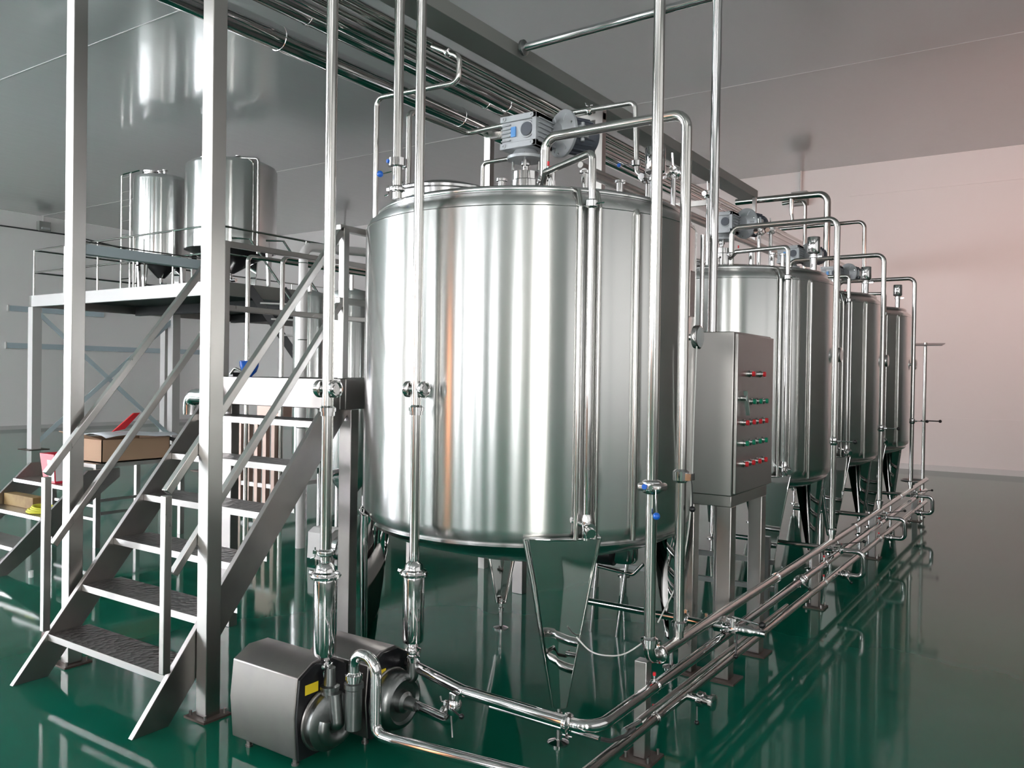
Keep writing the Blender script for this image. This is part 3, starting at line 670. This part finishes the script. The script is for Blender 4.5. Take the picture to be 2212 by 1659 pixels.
# far arches
Ya = 13.2
p = pipe('far_arch_pipe', 'thick dark arched pipe before the pink lit far wall', [PY(1590, 437, 11.6), PY(1788, 418, 11.6), Vector((PY(1788, 418, 11.6).x, 11.6, 0))], .045, .12, m='pipe')
MB().lathe([(.035, 0), (.03, -.12), (.02, -.22)], PY(1710, 430, 11.6), seg=14).tube([PY(1710, 462, 11.6), PY(1712, 478, 11.6), PY(1730, 482, 11.6)], .022, .05).build('drop_nozzle', 'pipe', p)
pipe('far_arch_pipe', 'thin arched pipe inside the thick dark arch', [PY(1690, 440, 11.8), PY(1740, 432, 11.8), Vector((PY(1740, 432, 11.8).x, 11.8, 0))], .024, .08, m='pipe')
pipe('far_arch_pipe', 'thin arched pipe rising behind the third tank', [PY(1580, 505, 12.0), PY(1868, 478, 12.0), Vector((PY(1868, 478, 12.0).x, 12.0, 0))], .026, .09, m='pipe')
# cluster of low overhead tubes heading to the far tanks, valves
vc = [(1400, 385, 4.15), (1455, 372, 4.2), (1530, 420, 6.2), (1640, 500, 6.5), (1665, 498, 6.8)]
vl = ['small pipe valve left of the breather can on the nearest tank lid', 'pipe valve with wing clamp right of the first breather can', 'pipe valve left of the second gearbox', 'pipe valve over the second tank rim', 'right hand pipe valve over the second tank rim']
for (x, y, Yv), l in zip(vc, vl):
    q = PY(x, y, Yv); t = thing('pipe_valve', q, l, 'valve')
    MB().lathe([(.018, -.09), (.018, -.03), (.034, -.026), (.034, -.010), (.022, 0), (.034, .010), (.034, .026), (.018, .03), (.018, .09)], q, (0, 1, .1), 18).tube([(q.x, q.y, 2.42), q], .014, seg=12).build('valve_body', 'chrome', t)
    MB().tube([q, q + Vector((.0, -.02, .10))], .005, seg=8).build('valve_stem', 'chrome', t)

# ------------------------------------------------------------------ near stairs, rails and service platform
st = thing('steel_staircase', (-3.88, 2.6, 0), 'steel stairs with checker plate treads, handrails and small landing beside the nearest tank', 'staircase')
SL = 1.57 / (3.29 - 2.05)
def sx(z): return 2.05 + z / SL
for x0, x1 in ((-4.42, -4.39), (-3.37, -3.34)):
    MB().prism([(x0, 2.05, 0.0), (x0, 2.225, 0), (x0, 3.36, 1.43), (x0, 3.25, 1.56)], (x1 - x0, 0, 0)).build('stringer', 'plate', st, bevel=.002)
for k in range(6):
    z = .223 * (k + 1); y = sx(z)
    b = MB().box(-4.388, -3.372, y, y + .215, z - .004, z); b.m(1).box(-4.388, -3.372, y - .003, y, z - .034, z)
    b.box(-4.388, -3.372, y + .212, y + .215, z - .03, z - .004)
    b.build('tread', ['tread', 'cab'], st)
MB().box(-4.42, -3.335, 3.25, 3.29, 1.40, 1.57).build('landing_beam', 'plate', st, bevel=.004)
MB().box(-3.375, -3.335, 3.291, 5.15, 1.40, 1.57).build('landing_beam', 'plate', st, bevel=.004)
MB().box(-4.42, -4.38, 3.291, 5.15, 1.40, 1.57).build('landing_beam', 'plate', st, bevel=.004)
MB().box(-4.379, -3.376, 3.291, 5.15, 1.555, 1.565).build('landing_deck', 'tread', st)
for x in (-4.39, -3.355):
    for y in (3.34, 5.1):
        MB().box(x - .045, x + .045, y - .03, y + .03, 0, 1.399).build('landing_column', 'plate', st, bevel=.003)
        MB().box(x - .020, x + .022, y - .075, y - .035, 1.57, 2.40).build('rail_post', 'brushed', st, bevel=.003)
# braces under the landing
MB().bar((-4.34, 5.1, .75), (-3.9, 5.1, 1.40), .05, .06).build('knee_brace', 'brushed', st)
MB().bar((-3.42, 5.1, .75), (-3.85, 5.1, 1.40), .05, .06).build('knee_brace', 'brushed', st)
for x, xm in ((-4.40, 0), (-3.355, 0)):
    MB().box(x - .018, x + .018, 2.195, 2.231, .24, 1.04).build('rail_post', 'brushed', st, bevel=.003)
    hr = [(x, 2.213, 1.055), (x, 3.27, 2.40)]
    MB().bar(*hr, .036, .036).build('handrail', 'brushed', st, bevel=.003)
    MB().bar((x, 2.25, .68), (x, 3.27, 2.0), .034, .034).build('mid_rail', 'brushed', st, bevel=.003)
    for z in (2.40, 2.0):
        MB().bar((x, 3.24, z), (x, 5.12, z), .036, .036).build('landing_rail', 'brushed', st, bevel=.003)
MB().bar((-4.39, 5.05, 2.4), (-3.355, 5.05, 2.4), .036, .036).build('landing_rail', 'brushed', st)
for nm, x in (('left tall square steel column beside the stairs, reaching the ceiling', -4.49), ('right tall square steel column in front of the stairs, reaching the ceiling', -3.298)):
    t = thing('square_column', (x, 2.40, 0), nm, 'column', 'tall square columns by the stairs')
    MB().box(x - .038, x + .038, 2.362, 2.438, .01, CEIL).build('column_tube', 'brushed', t, bevel=.003)
    base_plate(t, x, 2.40, .075)
t = thing('cross_beam', (-4.49, 2.9, 2.2), 'blue grey channel beam running back from the left tall column', 'beam')
MB().box(-4.51, -4.47, 2.44, 3.26, 2.238, 2.285).build('channel_web', 'galv', t)
MB().tube([(-4.49, 2.44, 2.30), (-4.49, 2.8, 2.297), (-4.49, 3.3, 2.30)], .004, seg=6).build('cable', 'dcable', t)
MB().box(-4.52, -4.46, 2.44, 3.26, 2.230, 2.2375).build('channel_flange', 'galv', t)

# ------------------------------------------------------------------ things on the landing
q = PY(524, 805, 3.45)
q = Vector((-4.345, 3.44, 1.566))
t = thing('blue_hopper', q, 'shiny blue hopper pot standing on the stair landing', 'hopper')
MB().lathe([(.012, 0), (.02, .01), (.045, .035), (.058, .07), (.06, .10), (.055, .105), (.052, .10)], q, seg=28).build('bowl', 'bluepaint', t)
MB().tube([q + Vector((-.03, -.02, .03)), q + Vector((-.09, -.04, .06)), q + Vector((-.12, -.05, .02))], .008, .02).build('spout', 'pipe', t)
MB().box(q.x - .17, q.x - .11, q.y - .04, q.y + .02, q.z, q.z + .03).build('clamp_block', 'black', t)

# ------------------------------------------------------------------ left mezzanine with two tanks
DZ = 3.05; DX0, DX1, DY0, DY1 = -17.15, -11.4, 8.3, 16.4
mz = thing('mezzanine', (-14, 8.3, 0), 'raised steel mezzanine at the left with railings and braced columns', 'platform')
MB().box(DX0, DX1, DY0, DY0 + .08, DZ - .22, DZ).build('edge_beam', 'trim', mz)
MB().box(DX1, DX1 + .08, DY0, DY1, DZ - .22, DZ).build('edge_beam', 'duct', mz)
MB().box(DX0 - .08, DX0 - .001, DY0, DY1, DZ - .22, DZ).build('edge_beam', 'cab', mz)
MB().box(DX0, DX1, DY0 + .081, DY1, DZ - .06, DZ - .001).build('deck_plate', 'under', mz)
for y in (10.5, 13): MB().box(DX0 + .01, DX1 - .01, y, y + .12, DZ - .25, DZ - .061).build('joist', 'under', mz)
for x, y in ((DX0 + .05, DY0 + .05), (DX1 - .10, DY0 + .05), (-19.6 + 2.55, 11.2), (-16.2 + .0, 10.83), (DX1 - .1, 12.5), (-14.2, 8.4)):
    if (x, y) == (-14.2, 8.4): continue
    MB().box(x - .09, x + .09, y - .09, y + .09, .01, DZ - .23).build('mezzanine_column', 'trim', mz)
    MB().box(x - .22, x + .22, y - .2, y + .2, 0, .01).build('column_foot', 'rust', mz)
MB().bar((DX0 + .1, 8.4, .15), (-16.2, 10.8, 2.7), .06, .08).build('cross_brace', 'galv', mz)
MB().bar((DX0 + .1, 8.4, 2.7), (-16.2, 10.8, .15), .06, .08).build('cross_brace', 'galv', mz)
for z in (1.02, .58):
    MB().tube([(DX0 + .02, DY1, DZ + z - .12), (DX0 + .02, DY0 + .04, DZ + z - .12), (DX1, DY0 + .04, DZ + z - .12), (DX1 + .04, DY1, DZ + z - .12)], .018, .03, 8).build('railing', 'pipe', mz)
px = [DX0 + .02 + k * (DX1 - DX0) / 5 for k in range(6)]
for x in px: MB().tube([(x, DY0 + .04, DZ), (x, DY0 + .04, DZ + .9)], .018, seg=8).build('railing_post', 'pipe', mz)
for k in range(1, 5): MB().tube([(DX1 + .04, DY0 + k * 1.9, DZ), (DX1 + .04, DY0 + k * 1.9, DZ + .9)], .018, seg=8).build('railing_post', 'pipe', mz)
for k in range(1, 4): MB().tube([(DX0 + .02, DY0 + k * 2.2, DZ), (DX0 + .02, DY0 + k * 2.2, DZ + .9)], .018, seg=8).build('railing_post', 'pipe', mz)
def ftank(label, x, y, R, zb_, zt_):
    t = thing('cone_tank', (x, y, DZ), label, 'tank')
    MB().lathe([(.06, zb_ - .38), (R * .55, zb_ - .16), (R - .02, zb_ - .01), (R - .004, zb_ + .01)], (x, y, 0), seg=48).build('cone_bottom', 'dome', t)
    MB().lathe([(R, zb_), (R, zt_), (R - .02, zt_ + .04), (R - .08, zt_ + .08), (R * .5, zt_ + .12), (0, zt_ + .13)], (x, y, 0), seg=64).build('shell', 'tank', t)
    for a in (-70, 20, 110, 200):
        n_ = Vector((math.cos(math.radians(a)), math.sin(math.radians(a)), 0)); c = Vector((x, y, 0)) + n_ * (R - .04); tg = Vector((-n_.y, n_.x, 0))
        b = MB().prism([c - tg * .09 + Vector((0, 0, zb_ + .1)), c + tg * .09 + Vector((0, 0, zb_ + .1)), c + tg * .03 + Vector((0, 0, DZ + .03)), c - tg * .03 + Vector((0, 0, DZ + .03))], n_ * .03)
        b.cyl(c + Vector((0, 0, DZ)), (0, 0, 1), .03, .04, 12); b.build('leg', 'leg', t)
    MB().lathe([(R * .33, 0), (R * .33, .10), (R * .36, .11), (R * .36, .14), (0, .16)], (x - R * .45, y - R * .15, zt_ + .07), seg=30).build('manhole_lid', 'chrome', t)
    for k, dx in enumerate((.1, .3)): MB().lathe([(.03, -.02), (.03, .08), (.05, .085), (.05, .10), (0, .11)], (x + dx * R * 1.6, y - R * .2, zt_ + .08), seg=14).build('dome_port', 'chrome', t)
    MB().tube([(x, y, zb_ - .37), (x, y, zb_ - .5), (x + .15, y, zb_ - .5)], .03, .05, 12).build('outlet_tube', 'chrome', t)
    return t
lt = ftank('large steel tank on the mezzanine, right of the smaller one', -12.28, 9.30, .77, 3.70, 5.12)
MB().tube([(-11.95, 9.1, 5.26), (-11.44, 9.2, 5.20), (-11.44, 9.2, 3.6)], .025, .06).build('level_tube', 'pipe', lt)
MB().tube([(-11.92, 8.60, 4.1), (-11.92, 8.60, 4.88), (-11.80, 8.66, 4.88), (-11.80, 8.66, 3.9)], .022, .05).build('gauge_tube', 'pipe', lt)
stt = ftank('smaller shiny steel tank on the mezzanine, left of the large one', -13.80, 8.95, .48, 3.66, 5.02)
ld = thing('access_ladder', (-14.35, 8.7, DZ), 'tall steel ladder leaning on the left of the smaller mezzanine tank', 'ladder')
a0, a1 = PY(262, 520, 8.75), PY(281, 520, 8.75)
for xx in (a0.x, a1.x):
    MB().tube([(xx, 8.75, DZ), (xx, 8.75, 5.25), (xx + .12, 8.85, 5.30)], .016, .05, 8).build('ladder_rail', 'pipe', ld)
for k in range(8):
    z = DZ + .25 + k * .27; MB().tube([(a0.x, 8.75, z), (a1.x, 8.75, z)], .010, seg=6).build('rung', 'pipe', ld)
# far stair from the mezzanine
fs = thing('far_stairs', (-11, 10, 0), 'steep far stairs descending from the mezzanine behind the landing', 'staircase')
A = PX(538, 650, DX1 + .1); A.z = 3.0
B0 = PY(640, 850, A.y + 1.9)
A2 = A + Vector((.55, .0, 0)); d = Vector((1.2, 1.25, -2.1))
dn = Vector((1.25, 1.0, -2.35))
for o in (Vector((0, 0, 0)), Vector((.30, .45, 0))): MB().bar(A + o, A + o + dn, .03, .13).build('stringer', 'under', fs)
for k in range(1, 9):
    f_ = k / 9; p0 = A + dn * f_; MB().bar(p0, p0 + Vector((.30, .45, 0)), .16, .025).build('tread', 'trim', fs)
for o in (Vector((0, 0, .8)), Vector((.30, .45, .8))): MB().tube([A + o + Vector((-.2, -.2, 0)), A + o, A + o + dn], .018, seg=8).build('handrail', 'pipe', fs)
# wall rails and lamps
for l, za, ya, yb in (('long blue grey rail high on the left wall below the mezzanine edge', 3.17, 10.55, 13.1), ('long blue grey rail at mid height on the left wall', 2.2, 10.5, 16.3)):
    t = thing('wall_rail', (XL + .05, (ya + yb) / 2, za), l, 'rail')
    MB().box(XL + .001, XL + .06, ya, yb, za - .07, za + .07).build('rail_profile', 'rail', t); MB().box(XL + .001, XL + .07, ya - .03, ya - .001, za - .09, za + .09).build('end_cap', 'trim', t)
pipe('wall_cable', 'thin dark cable crossing the upper left wall', [PX(0, 487, XL + .08), PX(150, 508, XL + .08), PX(300, 545, XL + .08), PX(440, 565, XL + .08)], .02, 0, cat='cable', m='dcable', seg=6)
def lamp(q, nrm, l):
    t = thing('flood_lamp', q, l, 'lamp'); q = Vector(q); n_ = Vector(nrm); tg = Vector((0, 0, 1)).cross(n_)
    MB().bar(q + n_ * .02 - tg * .15, q + n_ * .02 + tg * .15, .26, .18, up=n_).build('lamp_housing', 'duct', t)
    MB().bar(q + n_ * .12 - tg * .10 - Vector((0, 0, .06)), q + n_ * .12 + tg * .10 - Vector((0, 0, .06)), .06, .10, up=n_).build('lamp_lens', 'glass', t)
    MB().tube([q + Vector((0, 0, .1)), (q.x, q.y, CEIL)], .02, seg=8).build('conduit', 'trim', t)
lamp(PX(93, 490, XL + .05), (1, 0, 0), 'small flood lamp on the upper left wall')
lamp(PY(1729, 430, YF - .05), (0, -1, 0), 'small flood lamp on the pink lit far wall')
lamp(PY(742, 540, YF - .05), (0, -1, 0), 'small flood lamp on the far wall left of the nearest tank')

# ------------------------------------------------------------------ vertical insulated pipes and background tanks behind the landing
def back_tank(l, x, y, R, z0, z1):
    t = thing('background_tank', (x, y, 0), l, 'tank', 'small tanks behind the landing')
    MB().lathe([(.04, z0 - .2), (R - .03, z0 - .02), (R, z0 + .03), (R, z1 - .05), (R - .04, z1), (0, z1 + .04)], (x, y, 0), seg=48).build('shell', 'tank', t)
    for a in (-60, 60, 180):
        MB().cyl((x + (R - .05) * math.cos(math.radians(a)), y + (R - .05) * math.sin(math.radians(a)), 0), (0, 0, 1), .03, z0, 12).build('leg', 'chrome', t)
    MB().tube([(x + .1, y - .1, z1), (x + .1, y - .1, z1 + .15)], .02).build('dome_port', 'chrome', t)
q = PY(668, 830, 5.9); back_tank('vertical process tank just right of the far stairs', q.x, q.y, .17, .75, 2.42)
q = PY(757, 830, 6.0); back_tank('vertical process tank directly left of the nearest storage tank', q.x, q.y, .21, .55, 2.42)
q = PY(652, 830, 5.2)
p = pipe('insulated_pipe', 'thick pale vertical pipe with elbow turning right, behind the landing', [(q.x, q.y, 0), (q.x, q.y, 2.75), (q.x + .0, q.y + .75, 2.80), (q.x, q.y + 3.3, 2.80)], .042, .11, m='trim', seg=20)
for z in (1.1, 1.9, 2.6): MB().lathe([(.042, -.004), (.045, 0), (.042, .004)], (q.x, q.y, z), seg=20).build('lagging_band', 'pipe', p)
q = PY(532, 900, 6.3)
pipe('tall_pipe', 'tall thin pipe left of the far stairs bending right at the top', [(q.x, q.y, 0), (q.x, q.y, 2.95), (q.x, q.y + 4.5, 2.95)], .026, .06, m='pipe')
q = PY(607, 850, 6.6)
pipe('tall_pipe', 'tall thin pipe right of the far stairs bending right at the top', [(q.x, q.y, 0), (q.x, q.y, 2.96), (q.x, q.y + 4, 2.96)], .028, .08, m='pipe')
q = PY(408, 862, 3.34); e = Vector((.55, 0, 0))
pipe('elbow_duct', 'polished elbow duct ending downward, left of the landing', [Vector((-4.436, q.y, q.z + .02)), q + Vector((.02, 0, .02)), q + Vector((.02, .0, -.10))], .050, .065, cat='duct', m='chrome', seg=20)
# equipment stand with its small control box below the landing
eq = thing('equipment_stand', (-5.6, 6.8, 0), 'low barred equipment stand seen below the stair landing', 'stand')
ex0, ex1, ey0, ey1 = PZ(515, 1062, .05).x, 0, 0, 0
q0 = PZ(520, 1085, 0); q1 = PZ(578, 1098, 0)
xx0, yy0 = q0.x, q0.y; xx1 = q1.x
yy1 = yy0 + 1.6
for k in range(5):
    x = xx0 + (xx1 - xx0) * k / 4; MB().box(x - .03, x + .03, yy0 - .03, yy0 + .03, .0, 1.0).build('stand_bar', 'pinkbox', eq)
for k in range(1, 5):
    y = yy0 + k * .4; MB().box(xx1 - .03, xx1 + .03, y - .03, y + .03, .0, 1.0).build('stand_bar', 'pinkbox', eq)
for z in (.22, .97):
    MB().box(xx0, xx1, yy0 - .025, yy0 + .025, z, z + .05).build('stand_rail', 'trim', eq); MB().box(xx1 - .025, xx1 + .025, yy0, yy1, z, z + .05).build('stand_rail', 'trim', eq)
bx = MB().box(xx0 + .1, xx1 - .1, yy0 + .15, yy0 + 1.1, 1.03, 1.36).build('equipment_box', 'pinkbox', eq)
for k in range(3): MB().cyl((xx1 - .1, yy0 + .35 + .2 * k, 1.25), (1, 0, 0), .03, .02, 12).build('red_knob', 'red', bx)
MB().tube([(xx0 + .4, yy0 + .14, 1.3), (xx0 + .45, yy0 + .10, 1.42), (xx0 + .55, yy0 + .10, 1.38), (xx0 + .5, yy0 + .1, 1.15), (xx0 + .42, yy0 + .1, 1.2)], .012, .06).build('cable_loop', 'dcable', bx)
# small pump by the landing column (behind)
q = PZ(700, 1215, 0)
t = thing('small_pump', q, 'pale housed pump behind the pipe of the front filter, next to the landing column', 'pump')
MB().prism([(q.x - .12, q.y - .08, .04), (q.x - .11, q.y - .08, .26), (q.x - .09, q.y - .04, .3), (q.x - .09, q.y + .06, .3), (q.x - .12, q.y + .1, .04)], (.26, 0, 0)).build('pump_hood', 'trim', t)
MB().lathe([(.03, 0), (.10, .01), (.10, .06), (.03, .07)], (q.x + .17, q.y, .15), (1, 0, 0), 28).build('pump_casing', 'chrome', t)
MB().tube([(q.x + .05, q.y, .3), (q.x + .05, q.y, .75), (q.x + .05, q.y + .3, .78)], .028, .05, 14).build('riser_tube', 'chrome', t)
for dx in (-.09, .1): MB().cyl((q.x + dx, q.y, 0), (0, 0, 1), .015, .05, 8).build('foot', 'plate', t)

# ------------------------------------------------------------------ table and low steps at the left
tb = thing('work_table', (-7.6, 4.5, 0), 'steel work table at the left carrying the open carton', 'table')
MB().box(-8.05, -7.2, 4.05, 4.98, .72, .755).build('table_top', 'brushed', tb)
for x in (-8.0, -7.25):
    for y in (4.09, 4.94): MB().box(x - .022, x + .022, y - .022, y + .022, 0, .72).build('leg', 'plate', tb)
for z in (.30, .42):
    MB().bar((-7.25, 4.12, z), (-7.25, 4.92, z), .02, .025).build('stretcher', 'plate', tb); MB().bar((-7.98, 4.09, z - .05), (-7.26, 4.09, z - .05), .02, .025).build('stretcher', 'plate', tb)
sp2 = thing('low_steps', (-7.5, 3.5, 0), 'small steel steps leading up to the work table at the left edge', 'steps')
for x in (-7.78, -6.83):
    MB().prism([(x, 2.98, 0), (x, 3.13, 0), (x, 4.04, .88 - .20), (x, 4.04, .755), (x, 3.76, .755)], (.03, 0, 0)).build('stringer', 'plate', sp2)
MB().bar((-7.08, 3.15, .0), (-7.08, 3.9, .62), .03, .03).build('side_bar', 'plate', sp2)
for z in (.20, .41, .63): MB().box(-7.749, -6.831, 2.98 + z, 2.98 + z + .25, z - .03, z).build('tread', 'brushed', sp2)
bx = thing('carton', (-7.5, 4.4, .756), 'open brown carton full of papers on the work table', 'box')
x0, x1, y0, y1, z0, z1 = -7.74, -7.23, 4.12, 4.80, .757, .965
b = MB().box(x0, x1, y0, y1, z0, z0 + .01)
for a_ in ((x0, x0 + .008, y0, y1), (x1 - .008, x1, y0, y1), (x0, x1, y0, y0 + .008), (x0, x1, y1 - .008, y1)): b.box(*a_, z0, z1)
b.build('carton_body', 'card', bx)
MB().prism([(x0, y0, z1), (x1, y0, z1), (x1 - .03, y0 - .14, z1 + .05), (x0, y0 - .12, z1 + .06)], (0, 0, .006)).build('carton_flap', 'card', bx)
def sheet(name, l, mt, c, sx_, sy_, hgt, seed, cat='paper', red=False):
    rnd = random.Random(seed); n = 8; vs = []; fs = []
    for i in range(n + 1):
        for j in range(n + 1):
            u, v_ = i / n - .5, j / n - .5
            vs.append((c[0] + u * sx_, c[1] + v_ * sy_, c[2] + hgt * (math.sin(u * 5 + seed) * .5 + math.cos(v_ * 4 + seed) * .5) + rnd.uniform(-.008, .008)))
    for i in range(n):
        for j in range(n): k = i * (n + 1) + j; fs.append((k, k + 1, k + n + 2, k + n + 1))
    o = MB().add(vs, fs).build(name, mt); s_ = o.modifiers.new('thick', 'SOLIDIFY'); s_.thickness = .004
    return tag(o, l, cat)
sheet('paper_sheet', 'crumpled pale paper spread over the open carton', 'paper', (-7.42, 4.5, .995), .55, .78, .03, 1)
sheet('paper_sheet', 'dark folded sheet hanging off the back of the carton', 'dcable', (-7.30, 4.98, .93), .2, .3, .05, 3, cat='sheet')
t = MB().prism([(-7.35, 4.28, 1.03), (-7.35, 4.40, 1.05), (-7.30, 4.52, 1.20), (-7.30, 4.46, 1.20)], (.02, .0, .0)).build('leaflet', ['red']); tag(t, 'red and white leaflet sticking up out of the carton', 'leaflet')
# bucket
q = PZ(122, 1050, .642); q = Vector((q.x - .10, q.y + .28, .6415)) if False else Vector((-7.20, 3.74, .631))
bk = thing('bucket', q, 'red square paint bucket with pale label on the low steps', 'bucket')
r0, r1 = .095, .120
def sq(r, z): return [q + Vector((r * a_, r * b_, z)) for a_, b_ in ((-1, -1), (1, -1), (1, 1), (-1, 1))]
vs = sq(r0, 0) + sq(r1, .25) + sq(r1 - .008, .25) + sq(r0 - .008, .01)
fs = [(0, 1, 2, 3)] + [(i, (i + 1) % 4, (i + 1) % 4 + 4, i + 4) for i in range(4)] + [(i + 4, (i + 1) % 4 + 4, (i + 1) % 4 + 8, i + 8) for i in range(4)] + [(i + 8, (i + 1) % 4 + 8, (i + 1) % 4 + 12, i + 12) for i in range(4)] + [(15, 14, 13, 12)]
MB().add(vs, fs).build('bucket_body', 'bucket', bk, bevel=.004)
f_ = lambda x, z: q + Vector((x, -(r0 + (r1 - r0) * z / .25) - .002, z))
MB().add([f_(.0, .02), f_(.092, .02), f_(.115, .20), f_(.0, .20)], [(0, 1, 2, 3)]).build('bucket_label', 'white', bk)
g_ = lambda y, z: q + Vector(((r0 + (r1 - r0) * z / .25) + .002, y, z))
MB().add([g_(-.09, .02), g_(-.03, .02), g_(-.03, .2), g_(-.11, .2)], [(0, 1, 2, 3)]).build('bucket_label', 'white', bk)
# wooden block and rope on the first tread
blk = MB().bar((-7.24, 3.58, .461), (-7.74, 3.58, .461), .10, .10); blk.build('timber_block', 'wood', bevel=.003)
o = bpy.data.objects['timber_block']; tag(o, 'short thick timber block lying on the low steps', 'block')
rp = MB(); cc = Vector((-7.06, 3.52, .422))
for k in range(4): rp.ring(cc + Vector((.006 * (-1) ** k, .004 * k, .010 * k)), (.05 * k, .04, 1),   .115 - .012 * k, .010, 28, 8)
tag(rp.build('yellow_rope', 'ropey'), 'coil of yellow rope lying beside the timber block', 'rope')
# small things on the floor near the steps
tag(MB().lathe([(.018, 0), (.018, .05), (0, .052)], PZ(67, 1247, 0), seg=14).build('small_cup', 'white'), 'small pale cup on the green floor at the left', 'cup')

# ------------------------------------------------------------------ far end: hand rail stand with round basin
q = PZ(1998, 1045, 0)
YS = 12.6
w0 = PY(1993, 1050, YS); 
t = thing('stand_pipe', (w0.x, YS, 0), 'thin vertical pipe with small roof plate and lever at the far end of the row', 'pipe')
MB().tube([(w0.x, YS, 0), (w0.x, YS, PY(1998, 740, YS).z)], .022, seg=12).build('tube', 'pipe', t)
zt_ = PY(1998, 745, YS).z
MB().prism([(w0.x - .28, YS - .15, zt_ - .02), (w0.x + .22, YS - .15, zt_ - .02), (w0.x + .22, YS + .2, zt_ + .02), (w0.x - .28, YS + .2, zt_ + .02)], (0, 0, .012)).build('roof_plate', 'darksteel', t)
zl = PY(2000, 909, YS).z; MB().tube([(w0.x - .04, YS, zl), (w0.x + .20, YS, zl)], .008, seg=8).ball((w0.x + .2, YS, zl), .022).build('lever', 'black', t)
q = PY(1973, 1038, 12.0)
t = thing('hand_wheel', q, 'dark round hand wheel near the far end of the floor pipes', 'wheel')
MB().ring(q, (0, 0, 1), .14, .016, 30, 8).build('wheel_rim', 'darksteel', t); MB().tube([q - Vector((.14, 0, 0)), q + Vector((.14, 0, 0))], .008, seg=8).tube([q, Vector((q.x, q.y, 0))], .018, seg=10).build('wheel_stem', 'darksteel', t)
